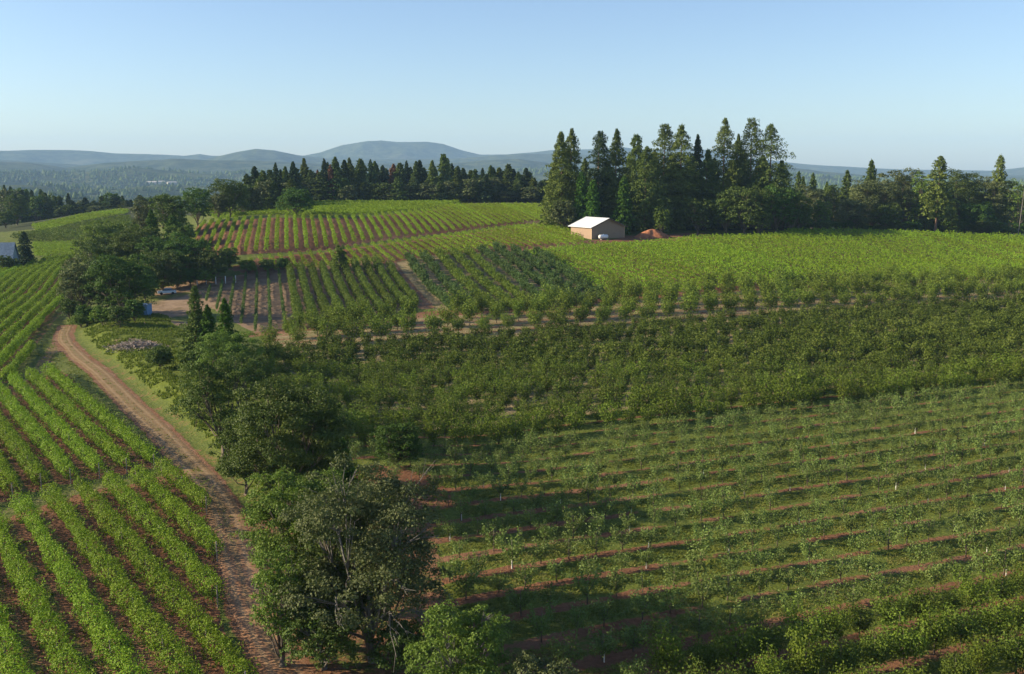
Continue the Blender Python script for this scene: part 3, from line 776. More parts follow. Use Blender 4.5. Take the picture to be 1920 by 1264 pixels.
def conifer(h, w, seed, leaf=.8, top_round=.0, bare=.1, gap=.12, droop=.25, dens=1.0, pw=.75):
    r = np.random.RandomState(seed)
    P = []; NN = []; AX = []; VV = []; SZ = []
    z = h * bare; mb = MB()
    tr = h * .011 + .06
    mb.tube([(0, 0, -.5), (0, 0, h * .1), (0, 0, h * .5), (0, 0, h * .97)], [tr * 1.4, tr, tr * .7, tr * .08], 7)
    step = max(.35, h / 44)
    lean = r.normal(0, .01, 2)
    bulge = r.uniform(0, 6.28)
    while z < h * .985:
        f = (z - h * bare) / (h * (1 - bare))
        prof = (1 - f) ** pw * (1 - .35 * max(0, .25 - f) / .25)
        if top_round: prof = max(prof, top_round * math.sqrt(max(0, 1 - ((f - .75) / .25) ** 2)) if f > .75 else prof)
        Lz = w * prof * (1 + .12 * math.sin(z * 1.1 + bulge) + r.normal(0, .1)) + .12
        nb = int(r.randint(5, 8))
        a0 = r.rand() * 6.28
        for b in range(nb):
            if r.rand() < gap: continue
            a = a0 + b * 6.283 / nb + r.normal(0, .2)
            L = Lz * r.uniform(.62, 1.15)
            d = np.array([math.cos(a), math.sin(a)])
            up = .35 * (f > .6) - droop * (f < .6)
            k = max(3, int((4 + 6.5 * L / max(w, .1)) * dens))
            t = r.uniform(.12, 1, k) ** .75
            lat = r.normal(0, .16, k) * L * (1 - .4 * t)
            x = d[0] * L * t - d[1] * lat; y = d[1] * L * t + d[0] * lat
            zz = z + L * (up * t * .5 + .12 * np.sin(t * 3)) - np.abs(lat) * .3 + r.normal(0, .34, k) * step
            P.append(np.c_[x + lean[0] * z, y + lean[1] * z, zz]); VV.append(np.full(k, r.rand()))
            NN.append(np.c_[np.full(k, d[0] * .35), np.full(k, d[1] * .35), np.ones(k)])
            SZ.append(leaf * (.55 + .6 * (1 - f) + 0 * t))
        z += step * r.uniform(.8, 1.2) * (1 if f < .8 else .7)
    k = 6; P.append(np.c_[r.normal(0, .05, k), r.normal(0, .05, k), h * .97 + np.linspace(0, .03 * h, k)]); NN.append(sphere_pts(k, r)); VV.append(np.full(k, .5)); SZ.append(np.full(k, leaf * .45))
    P = np.concatenate(P); NN = np.concatenate(NN); VV = np.concatenate(VV); SZ = np.concatenate(SZ)
    V = leafquads(P, SZ, NN, aspect=.66, jitter=1.5, r=r)
    var = np.clip(.1 + .45 * VV + .45 * r.rand(len(P)), 0, 1)
    return (V, var), mb

def plant(name, shape, mats, loc, label, cat='tree', group=None, rz=0, scale=None, cache=None):
    """a tree: Empty at the base > trunk, crown"""
    root = empty(name, loc, rz)
    cm, tm = shape
    obj('crown', cm, root); obj('trunk', tm, root)
    if scale is not None: root.scale = scale
    return tag(root, label, cat, group)
def meshes(gen, leafm, barkm):
    (V, var), mb = gen
    return mesh_np('crown', V, quadidx(len(var)), [leafm], var=var), mb.mesh('trunk', barkm, True)

def at(u, vtop, Y=None, vbase=None):
    """base point and height of something whose top stands at (u, vtop)"""
    if Y is None:
        g = ground(u, vbase); Y = g[1]
    d = ray(u, vtop); t = Y / d[1]
    X = d[0] * t; z = Hs(X, Y)
    return np.array([X, Y, z]), CAMH + d[2] * t - z, t / FPX    # last: metres per pixel there

# --- foreground oaks and their neighbours: u, v top, v base, radius px, species
near_trees = [
    ('oak_tree', 408, 646, 872, 74, M_OAK, M_BARK, .24, 1.15, .2, 'dark green oak by the road beside the yellow-green shrub oak, above the two largest oaks'),
    ('oak_tree', 533, 706, 985, 114, M_OAK, M_BARK, .24, 1.35, .22, 'broad dense oak midway along the road, darker right side, behind the half bare oak'),
    ('oak_tree', 560, 876, 1170, 108, M_OAKL, M_BARK, .2, 1.3, .2, 'brighter green oak leaning over the road in front of the broad dense oak'),
    ('oak_tree', 690, 868, 1252, 152, M_OAKG, M_BARKG, .2, 1.15, .22, 'largest grey-green oak with half bare grey limbs at the bottom of the picture'),
    ('oak_tree', 868, 1130, 1400, 88, M_OAKL, M_BARKG, .18, 1.3, .2, 'light green oak with grey limbs cut by the bottom edge, right of the largest oak'),
    ('oak_tree', 1020, 1228, 1450, 75, M_OAKG, M_BARKG, .18, 1.2, .2, 'low oak crown peeping over the bottom edge right of the light green oak'),
    ('shrub_oak', 425, 622, 728, 55, M_OAKL, M_BARK, .24, 1.1, .12, 'yellow-green bushy oak at the foot of the three small conifers'),
    ('oak_tree', 590, 1060, 1300, 75, M_OAK, M_BARKG, .2, .9, .2, 'thin dark oak overhanging the road edge left of the largest oak'),
    ('oak_tree', 462, 660, 775, 42, M_OAK, M_BARK, .24, 1.1, .15, 'dark rounded oak in the shade at the orchard corner behind the yellow-green oak'),
    ('round_tree', 746, 792, 888, 42, M_MAPLE, M_BARK, .2, 1.2, .12, 'small dark round tree standing alone at the orchard edge'),
    ('oak_tree', 640, 960, 1230, 80, M_OAK, M_BARK, .24, 1.1, .15, 'dark oak filling the middle between the brighter oak and the largest oak'),
    ('oak_tree', 520, 1010, 1262, 50, M_OAKL, M_BARK, .2, .9, .25, 'thin light oak sprays reaching over the road near the bottom'),
    ('oak_tree', 605, 1130, 1330, 78, M_OAK, M_BARKG, .2, 1.0, .15, 'low dark oak foliage around the foot of the largest oak, road side'),
    ('oak_tree', 762, 1170, 1330, 66, M_OAK, M_BARKG, .2, 1.0, .15, 'low dark oak foliage between the largest oak and the light green oak'),
    ('oak_tree', 455, 790, 940, 52, M_OAK, M_BARK, .24, 1.1, .15, 'low dark oak on the road edge below the upper oak'),
    ('shrub', 299, 650, 704, 21, M_OAK, M_BARK, .2, 1.2, .1, 'dark round bush on the grass bank beside the brush pile'),
    ('shrub', 150, 590, 626, 20, M_OAKL, M_BARK, .2, 1.1, .1, 'green bush where the dirt road enters the woodland'),
]
for i, (nm, u, vt, vb, rp, lm, bm, leaf, dens, op, lab) in enumerate(near_trees):
    leaf *= .85
    if vb > 1264:
        p0, hgt, mpp = at(u, vt, Y=atY(u, vt, 1)[1] * 0 + (59.5 if u < 800 else 52.0 if u < 940 else 50.0) if vt > 1100 else 62)
    else:
        p0, hgt, mpp = at(u, vt, vbase=vb - 12)
    g = broadleaf(hgt, rp * mpp * 1.02, 40 + i, leaf=leaf, dens=dens, trunk=.03 if hgt > 5 else .0, twigs=26 if i == 3 else (6 if hgt > 8 else 0), open_=op * .8)
    plant(nm, meshes(g, lm, bm), None, p0, lab, 'bush' if nm == 'shrub' else 'tree')
for i, (u, vt, vb, rp, lm, lab) in enumerate([
    (362, 536, 690, 34, M_CON, 'tallest and leftmost of three small conifers above the grass bank'),
    (390, 572, 692, 25, M_CEDAR, 'middle and shortest of three small conifers above the grass bank'),
    (420, 560, 680, 27, M_CEDAR, 'rightmost of three small conifers, dark right side, above the grass bank'),
    (641, 826, 925, 27, M_CEDAR, 'small bright green cypress tucked between the oaks at the orchard edge')]):
    p0, hgt, mpp = at(u, vt, vbase=vb)
    g = conifer(hgt, rp * mpp * 1.25, 80 + i, leaf=.42, bare=.02, dens=5, gap=.03, pw=.8)
    plant('small_conifer', meshes(g, lm, M_BARKR), None, p0, lab, 'tree')

# --- woodland on the left of the middle
wl = [
    (150, 480, 604, 44, 0, M_OAKG, 'grey-green oak at the left end of the woodland above the road'),
    (226, 470, 606, 62, 0, M_MAPLE, 'large dark green maple at the front of the woodland'),
    (205, 412, 520, 52, 320, M_OAKL, 'light green tree behind the front maple, beside the left fields'),
    (255, 425, 540, 58, 268, M_OAK, 'olive spreading oak in the middle of the woodland'),
    (268, 372, 470, 27, 330, M_OAKG, 'small brownish oak at the upper left of the woodland'),
    (318, 358, 480, 38, 325, M_OAK, 'high domed olive oak topping the woodland'),
    (367, 349, 430, 28, 352, M_MAPLE, 'dark rounded tree right of the domed olive oak'),
    (428, 336, 412, 37, 372, M_OAK, 'broad dark oak at the upper right end of the woodland'),
    (408, 362, 412, 20, 366, M_OAKG, 'pale grey-green tree with light branches in front of the broad dark oak'),
    (552, 353, 411, 32, 352, M_MAPLE, 'lone dark round tree standing at the top of the hill vine rows'),
    (350, 440, 530, 45, 262, M_MAPLE, 'dark wide oak at the right side of the woodland'),
    (395, 466, 530, 32, 258, M_OAK, 'low dark tree where the woodland meets the tan field'),
    (428, 463, 520, 17, 268, M_OAKL, 'small light green tree at the lower corner of the hill vine rows'),
    (300, 470, 550, 42, 252, M_OAK, 'dark oak behind the white parked car'),
    (268, 500, 560, 28, 240, M_MAPLE, 'dark green tree above the blue shed'),
    (335, 415, 470, 30, 300, M_OAKL, 'light green tree below the domed oak'),
    (180, 455, 540, 34, 262, M_OAK, 'olive tree between the grey-green oak and the light green tree'),
    (637, 457, 520, 12, 262, M_OAKL, 'thin tree at the upper left corner of the berry rows'),
]
for i, (u, vt, vb, rp, Y, lm, lab) in enumerate(wl):
    p0, hgt, mpp = at(u, vt, Y=Y) if Y else at(u, vt, vbase=vb - 8)
    g = broadleaf(hgt, rp * mpp, 140 + i, leaf=.36 if Y == 0 or Y < 280 else .46, dens=1.1, trunk=.0, open_=.04)
    plant('oak_tree' if lm in (M_OAK, M_OAKG) else 'broadleaf_tree', meshes(g, lm, M_BARK), None, p0, lab)
for i, (u, vt, Y, rp, lm, lab) in enumerate([(283, 393, 305, 15, M_CEDAR, 'left of two dark cedars inside the woodland'), (323, 404, 300, 17, M_CEDAR, 'right of two dark cedars inside the woodland'),
    (44, 434, 340, 15, M_CONB, 'lone dark conical conifer beside the blue-roofed house')]):
    p0, hgt, mpp = at(u, vt, Y=Y)
    g = conifer(hgt, rp * mpp * 1.3, 180 + i, leaf=.7, bare=.02, dens=3.4, gap=.02, pw=.6)
    plant('conifer', meshes(g, lm, M_BARKR), None, p0, lab)

for i, (u, vt, vb, rp) in enumerate([(128, 560, 604, 20), (160, 572, 610, 20), (190, 575, 612, 20), (222, 572, 614, 20), (250, 560, 604, 16), (300, 505, 545, 20), (330, 505, 545, 18), (355, 500, 538, 20), (385, 500, 534, 18), (210, 530, 590, 30), (140, 520, 590, 26), (240, 480, 560, 34), (175, 440, 520, 36), (300, 440, 530, 40), (465, 488, 512, 14), (500, 486, 508, 14), (530, 484, 506, 12)]):
    p0, hgt, mpp = at(u, vt, vbase=vb)
    plant('shrub' if rp < 25 else 'broadleaf_tree', meshes(broadleaf(hgt, rp * mpp, 350 + i, leaf=.36, dens=.9, trunk=0, open_=.03), (M_OAK, M_MAPLE, M_OAKL)[i % 3], M_BARK), None, p0, 'dark undergrowth tree along the foot of the woodland' if rp >= 25 else 'dark green bush along the foot of the woodland', 'tree' if rp >= 25 else 'bush', 'undergrowth of the woodland' if rp >= 25 else 'bushes along the foot of the woodland', 0)

# --- tall conifers behind the barn
tc = [
    (1054, 246, 336, 20, M_CONO, 0, 'leftmost tall conifer of the clump behind the barn'), (1071, 240, 340, 19, M_CONO, .0, 'second tall conifer from the left, twin crown with the leftmost one'),
    (1123, 246, 346, 20, M_CONB, .5, 'dark bluish tall conifer behind the barn roof, third from the left'), (1156, 241, 342, 18, M_CON, 0, 'slender pointed tall conifer just right of the bluish one'),
    (1198, 253, 352, 17, M_CON, .5, 'round-topped tall conifer behind the front fir'), (1247, 232, 348, 22, M_CON, .45, 'tall conifer with a bare lower trunk at the middle of the clump'),
    (1279, 231, 340, 19, M_CONO, 0, 'tall pointed conifer right of the one with the bare trunk'), (1308, 251, 348, 12, M_CONB, 0, 'narrow dark spire between the taller conifers'),
    (1326, 278, 342, 15, M_CON, 0, 'short narrow conifer left of the tallest ones'), (1360, 220, 344, 24, M_CONO, 0, 'left one of the three tallest conifers at the right of the clump'),
    (1384, 251, 350, 15, M_CON, 0, 'half hidden conifer between the two tallest ones'), (1411, 220, 344, 26, M_CON, .45, 'middle one of the three tallest conifers, broad top'),
    (1448, 230, 342, 32, M_CON, .0, 'rightmost tall conifer of the clump with a ragged right side'), (1212, 273, 334, 25, M_CON, 0, 'broad front fir with visible trunks behind the dirt mound'),
    (1278, 330, 334, 26, M_CONO, 0, 'lower spreading fir right of the dirt mound'), (1335, 335, 338, 28, M_CON, 0, 'dark lower fir beneath the narrow spires')]
for i, (u, vt, Y, rp, lm, rt, lab) in enumerate(tc):
    p0, hgt, mpp = at(u, vt, Y=Y + (18 if u > 1240 else 7))
    g = conifer(hgt, rp * mpp * 2.8, 220 + i, leaf=.72, bare=.30 if 'bare' in lab else .04, dens=9, gap=.10, top_round=rt * .55, pw=.85 if rt == 0 else .75)
    plant('tall_conifer', meshes(g, lm, M_BARKR), None, p0, lab, 'tree', 'tall conifers behind the barn')
for i, (u, vt, Y, rp, lm) in enumerate([(1040, 300, 352, 16, 2), (1096, 296, 358, 17, 0), (1138, 300, 358, 18, 1), (1180, 288, 362, 18, 0), (1226, 280, 362, 20, 2), (1262, 290, 358, 19, 0), (1296, 296, 356, 18, 2), (1340, 296, 358, 18, 1), (1396, 282, 362, 22, 0), (1430, 290, 358, 24, 2), (1466, 300, 352, 22, 0), (1374, 300, 340, 20, 2), (1150, 330, 340, 20, 2), (1245, 330, 340, 22, 0)]):
    p0, hgt, mpp = at(u, vt, Y=Y + (16 if u > 1240 else 6))
    g = conifer(hgt, rp * mpp * 2.3, 450 + i, leaf=.8, bare=.03, dens=7, gap=.1, pw=.9)
    plant('tall_conifer', meshes(g, (M_CON, M_CONB, M_CONO)[lm], M_BARKR), None, p0, 'shorter conifer filling the gaps among the tall ones behind the barn', 'tree', 'shorter conifers behind the barn')
for i, (u, vt, Y, rp, lab) in enumerate([(1091, 322, 338, 16, 'leftmost green cedar right behind the barn'), (1113, 338, 334, 16, 'bright green cedar behind the barn roof'), (1170, 330, 333, 16, 'green cedar right of the barn gable')]):
    p0, hgt, mpp = at(u, vt, Y=Y)
    g = conifer(hgt, rp * mpp * 1.25, 250 + i, leaf=.8, bare=.03, dens=3.6, gap=.02, pw=.5)
    plant('cedar_tree', meshes(g, M_CEDAR, M_BARKR), None, p0, lab)
bt = [
    (1240, 388, 331, 15, M_OAKL, 'small bright round oak beside the dirt mound'), (1400, 345, 336, 42, M_OAK, 'dark broad oak under the tallest conifers'),
    (1459, 345, 338, 32, M_MAPLE, 'nearly black oak under the rightmost tall conifer'), (1490, 354, 342, 22, M_MAPLE, 'dark low tree at the right end of the conifer clump'),
    (1365, 360, 337, 26, M_OAK, 'dark understorey tree below the left tallest conifer'), (1310, 372, 337, 26, M_OAK, 'dark understorey tree right of the mound'),
    (1060, 372, 338, 26, M_OAKG, 'grey-green understorey tree left of the barn'), (1425, 385, 334, 25, M_OAK, 'low oak at the field edge beneath the tall conifers'),
    (1542, 375, 352, 17, M_OAKL, 'small light oak standing alone before the right woodland'), (1525, 350, 410, 38, M_OAKG, 'hazy grey-green oak in the gap right of the conifer clump'),
    (1575, 345, 420, 34, M_OAK, 'hazy olive oak behind the small light oak'), (1640, 332, 372, 48, M_OAKG, 'olive wide oak at the left of the right woodland'),
    (1690, 311, 384, 46, M_OAKG, 'tall domed oak in the middle of the right woodland'), (1735, 323, 372, 24, M_OAKL, 'bright green tree between two oaks of the right woodland'),
    (1810, 316, 384, 50, M_OAK, 'large dark oak in the right woodland, right of the conifer with a bare trunk'), (1868, 330, 380, 40, M_OAKG, 'dark oak before the utility pole'),
    (1912, 335, 400, 26, M_OAKL, 'light green oak at the right edge behind the utility pole'), (1600, 372, 362, 30, M_OAKG, 'low olive oak at the near edge of the right woodland'),
    (1665, 380, 364, 30, M_OAK, 'low dark oak on the field crest below the olive wide oak'), (1765, 372, 368, 30, M_OAK, 'low dark oak on the field crest by the bare conifer trunk'),
    (1835, 378, 372, 34, M_MAPLE, 'low dark oak on the field crest before the large dark oak'), (1500, 380, 346, 24, M_OAK, 'low dark oak at the foot of the conifer clump right end'),
    (27, 362, 520, 22, M_OAK, 'rounded oak before the pines at the left edge of the picture'),
    (8, 395, 500, 18, M_OAK, 'dark oak at the very left edge above the left fields')]
for i, (u, vt, Y, rp, lm, lab) in enumerate(bt):
    if u > 1520: Y = Y * 1.0 + 16
    p0, hgt, mpp = at(u, vt, Y=Y)
    g = broadleaf(hgt, rp * mpp, 270 + i, leaf=.55, dens=1.1, trunk=.0, open_=.03)
    plant('oak_tree', meshes(g, lm, M_BARK), None, p0, lab)
for i, (u, vt, Y, rp, lm, lab) in enumerate([(1498, 321, 440, 9, M_CON, 'hazy narrow conifer right of the big clump'), (1508, 330, 450, 8, M_CON, 'second hazy narrow conifer right of the big clump'), (1525, 324, 450, 11, M_CON, 'hazy broader conifer in the gap'),
    (1550, 340, 460, 7, M_CON, 'smallest hazy conifer in the gap'), (1589, 319, 430, 14, M_CON, 'conifer at the left end of the right woodland'), (1637, 300, 392, 17, M_CON, 'dark ragged conifer top above the olive wide oak'),
    (1764, 292, 372, 22, M_CONO, 'conifer with a bare trunk in the middle of the right woodland'), (1875, 290, 395, 17, M_CONO, 'conifer rising above the oaks near the right edge')]):
    p0, hgt, mpp = at(u, vt, Y=Y)
    g = conifer(hgt, rp * mpp * 1.8, 310 + i, leaf=1.0, bare=.22 if 'bare' in lab else .05, dens=4.0, gap=.1, pw=.7)
    plant('conifer', meshes(g, lm, M_BARKR), None, p0, lab)

# --- pine wood behind the far crest and pines at far left: copies of a few models
pine_models = []
for k, (lm, rt, pw_) in enumerate([(M_CON, 0, .6), (M_CONB, 0, .55), (M_CONO, .4, .5), (M_CON, .45, .5), (M_CONB, 0, .75), (M_CONR, .3, .5)]):
    pine_models.append(meshes(conifer(22, 5.6, 400 + k, leaf=1.1, bare=.02, dens=4.4, gap=.10, top_round=rt * .6, pw=pw_ + .22), lm, M_BARKR))
leafy_models = [meshes(broadleaf(13, 5.5, 420 + k, leaf=.9, dens=.8, trunk=.0, open_=.05), lm, M_BARK) for k, lm in enumerate((M_OAK, M_OAKG, M_MAPLE))]
def copyset(name, ms, p0, hgt, wid, basew, baseh, label, group, rz):
    return plant(name, ms, None, p0, label, 'tree', group, rz, (wid / basew, wid / basew, hgt / baseh))
wood = [(462, 326), (475, 312), (493, 320), (505, 318), (517, 305), (534, 312), (550, 303), (570, 297), (583, 318), (607, 297), (627, 294), (644, 300), (655, 296), (674, 297), (695, 299), (702, 302), (717, 310), (739, 307), (751, 305), (762, 301), (780, 302), (788, 300), (810, 301), (832, 288), (846, 306), (857, 311), (869, 315), (882, 319), (890, 317), (906, 315), (919, 310), (926, 314), (936, 314), (952, 307), (962, 317), (972, 322), (985, 315), (1000, 333), (1017, 338), (1030, 330)]
r = np.random.RandomState(5)
front = []
for k in range(46): front.append((450 + k * 12.7 + r.normal(0, 4), r.uniform(318, 346) if k < 38 else r.uniform(335, 352)))
for i, (u, vt) in enumerate(wood):
    p0, hgt, mpp = at(u, vt, Y=r.uniform(478, 500) if u > 560 else r.uniform(415, 440))
    dead = i in (9, 10, 17)
    ms = pine_models[5] if (u in (739,)) else pine_models[i % 5]
    lab = 'pine tree with a spiky top in the wood along the far crest'
    if u == 832: lab = 'tallest pine rising above the wood on the far crest'
    if u == 739: lab = 'reddish dying pine in the middle of the wood on the far crest'
    copyset('pine_tree', ms, p0, hgt, r.uniform(3.0, 4.4), 3.6, 22, lab, 'pines of the far crest wood', r.rand() * 6)
for i, (u, vt) in enumerate(wood):
    u += r.normal(6, 2); p0, hgt, mpp = at(u, vt + r.uniform(4, 16), Y=r.uniform(500, 515) if u > 560 else r.uniform(440, 455))
    copyset('pine_tree', pine_models[(i * 2 + 1) % 5], p0, hgt, r.uniform(3.6, 5.0), 3.6, 22, 'half hidden pine in the second rank of the wood along the far crest', 'second rank of pines in the far crest wood', r.rand() * 6)
for u, vt in ((596, 318), (620, 308)):
    p0, hgt, mpp = at(u, vt, Y=474)
    copyset('pine_tree', pine_models[5], p0, hgt, 2.2, 3.6, 22, f'rust-brown dying pine, {"left" if u < 600 else "right"} of a pair in the far wood', 'pines of the far crest wood', 1)
for i, (u, vt) in enumerate(front):
    p0, hgt, mpp = at(u, vt, Y=r.uniform(470, 477) if u > 560 else r.uniform(405, 415))
    if i % 3 == 1 or i % 7 == 0:
        copyset('leafy_tree', leafy_models[i % 3], p0, hgt * .8, r.uniform(4.5, 6.5), 5.5, 13, 'rounded dark tree along the front of the far crest wood', 'broadleaf trees of the far crest wood', r.rand() * 6)
    else:
        copyset('pine_tree', pine_models[i % 5], p0, hgt, r.uniform(3.4, 4.6), 3.6, 22, 'lower dark pine along the front of the far crest wood', 'lower pines of the far crest wood', r.rand() * 6)
left = [(8, 347), (18, 350), (36, 350), (48, 362), (60, 356), (75, 355), (92, 360), (102, 368), (112, 367), (128, 362), (145, 375), (160, 370), (175, 376), (190, 367), (210, 359), (230, 367), (245, 374), (262, 366), (277, 367), (292, 372), (-15, 350), (-35, 345)]
for i, (u, vt) in enumerate(left + [(q[0] + 7, q[1] + r.uniform(5, 16)) for q in left]):
    p0, hgt, mpp = at(u, vt, Y=r.uniform(590, 640) if i < len(left) else r.uniform(575, 590))
    if i % 4 == 2: copyset('leafy_tree', leafy_models[i % 3], p0, hgt, r.uniform(5, 7), 5.5, 13, 'rounded tree in the hazy tree line beyond the left fields', 'broadleaf trees beyond the left fields', r.rand() * 6)
    else: copyset('pine_tree', pine_models[i % 5], p0, max(hgt, 6), r.uniform(4, 6), 3.6, 22, 'hazy pine in the tree line beyond the left fields', 'pines beyond the left fields', r.rand() * 6)

for i in range(44):
    u = 1478 + i * 10.6 + r.normal(0, 3)
    p0, hgt, mpp = at(u, r.uniform(350, 370), Y=r.uniform(440, 490))
    copyset('leafy_tree', leafy_models[i % 3], p0, hgt, r.uniform(5, 7.5), 5.5, 13, 'hazy rounded tree standing behind the right woodland', 'trees behind the right woodland', r.rand() * 6)
for i in range(26):
    u = 1290 + i * 8.5 + r.normal(0, 3)
    p0, hgt, mpp = at(u, r.uniform(372, 398), Y=r.uniform(346, 356))
    copyset('leafy_tree', leafy_models[(0, 2)[i % 2]], p0, hgt, r.uniform(3.5, 5), 5.5, 13, 'dark low tree in the shade under the tall conifers', 'low trees under the tall conifers', r.rand() * 6)
for i in range(22):
    u = 1490 + i * 20 + r.normal(0, 5)
    p0, hgt, mpp = at(u, r.uniform(408, 424), Y=r.uniform(374, 385) if u > 1560 else r.uniform(352, 360))
    copyset('shrub', leafy_models[(0, 2)[i % 2]], p0, max(hgt, 2.5), r.uniform(3, 5), 5.5, 13, 'dark shrub under the oaks of the right woodland', 'shrubs under the right woodland', r.rand() * 6)

# ---------------------------------------------------------------- orchards
def small_tree(h, w, seed, nleaf, leaf, style, trunk=.22):
    r = np.random.RandomState(seed)
    mb = MB(); base = h * trunk
    mb.tube([(0, 0, -.1), (r.normal(0, .03), r.normal(0, .03), base), (r.normal(0, .05), r.normal(0, .05), h * .75)], [.03 + .012 * h, .02 + .010 * h, .015], 5)
    nb = 7 if style != 'sapling' else 6
    P = []; NN = []
    for b in range(nb):
        a = b * 2.4 + r.rand() * .6; d = np.array([math.cos(a), math.sin(a), 0])
        z0 = base * r.uniform(.8, 1.3); z1 = h * r.uniform(.62, 1.0); L = w * r.uniform(.55, 1.0) * (1.15 - .5 * (z1 / h - .6) / .4)
        p0 = np.array([0, 0, z0]); p2 = d * L + np.array([0, 0, z1]); p1 = p0 * .5 + p2 * .5 + d * L * .18
        mb.tube([p0, p1, p2], [.012 + .006 * h, .016, .006], 4, cap=False)
        k = nleaf // nb
        t = r.uniform(.18, 1.05, k)[:, None]
        c = (1 - t) ** 2 * p0 + 2 * t * (1 - t) * p1 + t ** 2 * p2
        spread = (.24 if style == 'sapling' else .34) * w
        E = sphere_pts(k, r)
        P.append(c + E * spread * r.uniform(.3, 1.25, (k, 1)) * np.array([1, 1, 1.1])); NN.append(E + [0, 0, .4])
    P = np.concatenate(P); NN = np.concatenate(NN)
    if style == 'bush':   # leafy skirt and top
        k = int(nleaf * .45); E = sphere_pts(k, r); c = np.array([0, 0, h * .48])
        P = np.concatenate([P, c + E * np.array([w * .8, w * .8, h * .36]) * r.uniform(.6, 1.05, (k, 1))]); NN = np.concatenate([NN, E + [0, 0, .3]])
    P[:, 2] = np.maximum(P[:, 2], .15)
    V = leafquads(P, leaf, NN, aspect=.6, jitter=1.3, r=r)
    var = np.clip(.1 + .5 * r.rand(len(P)) + .4 * (vnoise(P[:, 0] * 2.5 + seed, P[:, 2] * 2.5)), 0, 1)
    return (V, var), mb
guard = MB(); guard.tube([(0.16, 0, -.05), (.16, 0, .75)], .04, 6); GUARD = guard.mesh('tree_guard', M_TUBE)

def pts_rows(P, head, sp, thr, step, seed, jit=.2, miss=.04):
    r = np.random.RandomState(seed); out = []
    for k, a, b in rows_in(P, head, sp, thr, 2):
        d = b - a; L = np.linalg.norm(d); d = d / L
        n = int(L / step)
        off = (np.floor((a @ d) / step) + 1) * step - a @ d
        for i in range(n):
            if r.rand() < miss: continue
            q = a + d * (off + i * step) + r.normal(0, jit, 2); out.append((q[0], q[1], k))
    return np.array(out)
def visible(x, y):
    """inside the picture with a margin"""
    X = np.stack([x, y, H(x, y) + 1.5 - CAMH], -1)
    dep = X[:, 1] * CP - X[:, 2] * SP; up = X[:, 1] * SP + X[:, 2] * CP
    u = CU + FPX * X[:, 0] / dep; v = CV - FPX * up / dep
    return (u > -70) & (u < 2500) & (v < 1500), (u < 1960) & (v < 1330)
def orchard(pts, models_near, models_far, name, label, group, stufflabel, sc_=(.85, 1.15), seed=0, guardp=0.0, limit=300, rowtone=False):
    r = np.random.RandomState(seed)
    vis, v = visible(pts[:, 0], pts[:, 1])
    pts = pts[vis]
    if not len(pts): return
    inf = v[vis]
    pts = pts[np.argsort(pts[:, 1] + 1000. * (~inf))]; ninf = int(inf.sum())
    z = H(pts[:, 0], pts[:, 1])
    n1 = min(limit, ninf)
    for i in range(n1):
        rowv = float(vnoise(pts[i, 2] * .83, 5.5)) if rowtone else .5
        s = r.uniform(*sc_) * (.82 + .36 * rowv)
        root = empty(name, (pts[i, 0], pts[i, 1], z[i]), r.rand() * 6.28)
        root.scale = (s, s, s * r.uniform(.85, 1.15))
        nm_ = len(models_near); cm, tm = models_near[min(nm_ - 1, int(r.randint(nm_ - 2) if rowv < .55 else nm_ - 1 - r.randint(2)))] if rowtone else models_near[r.randint(nm_)]
        obj('crown', cm, root); obj('trunk', tm, root)
        if r.rand() < guardp: obj('tree_guard', GUARD, root)
        tag(root, label, 'tree', group)
    rest = np.arange(n1, len(pts))
    if len(rest):
        VS = []; VA = []; TV = []; TF = []; n0 = 0
        for i in rest:
            (V, var), mats = models_far[r.randint(len(models_far))]
            rowv = float(vnoise(pts[i, 2] * .83, 5.5)) if rowtone else .5
            s = r.uniform(*sc_) * (.82 + .36 * rowv); a = r.rand() * 6.28; c, sn = math.cos(a) * s, math.sin(a) * s
            W = np.empty_like(V); W[:, 0] = V[:, 0] * c - V[:, 1] * sn + pts[i, 0]; W[:, 1] = V[:, 0] * sn + V[:, 1] * c + pts[i, 1]; W[:, 2] = V[:, 2] * s * r.uniform(.85, 1.15) + z[i]
            VS.append(W); VA.append(np.clip(var + r.normal(0, .2) + .9 * (rowv - .5), 0, 1))
            TV.append(np.array([[dx, dy, dz] for dz in (-.1, 1.0) for dx, dy in ((-.06, -.06), (.06, -.06), (.06, .06), (-.06, .06))]) + [pts[i, 0], pts[i, 1], z[i]])
        V = np.concatenate(VS); nq = len(V) // 4
        T = np.concatenate(TV)
        f = np.array([(0, 1, 5, 4), (1, 2, 6, 5), (2, 3, 7, 6), (3, 0, 4, 7)])
        F2 = (f[None] + (np.arange(len(rest)) * 8)[:, None, None]).reshape(-1, 4) + len(V)
        me = mesh_np('orchard_trees', np.concatenate([V, T]), np.concatenate([quadidx(nq), F2]), [mats, M_BARK], np.r_[np.zeros(nq), np.ones(len(F2))], np.r_[np.concatenate(VA), np.zeros(len(F2))])
        tag(obj('orchard_trees', me), stufflabel, 'orchard', kind='stuff')
    print('ORCH', name, group, len(pts), 'individual', n1)

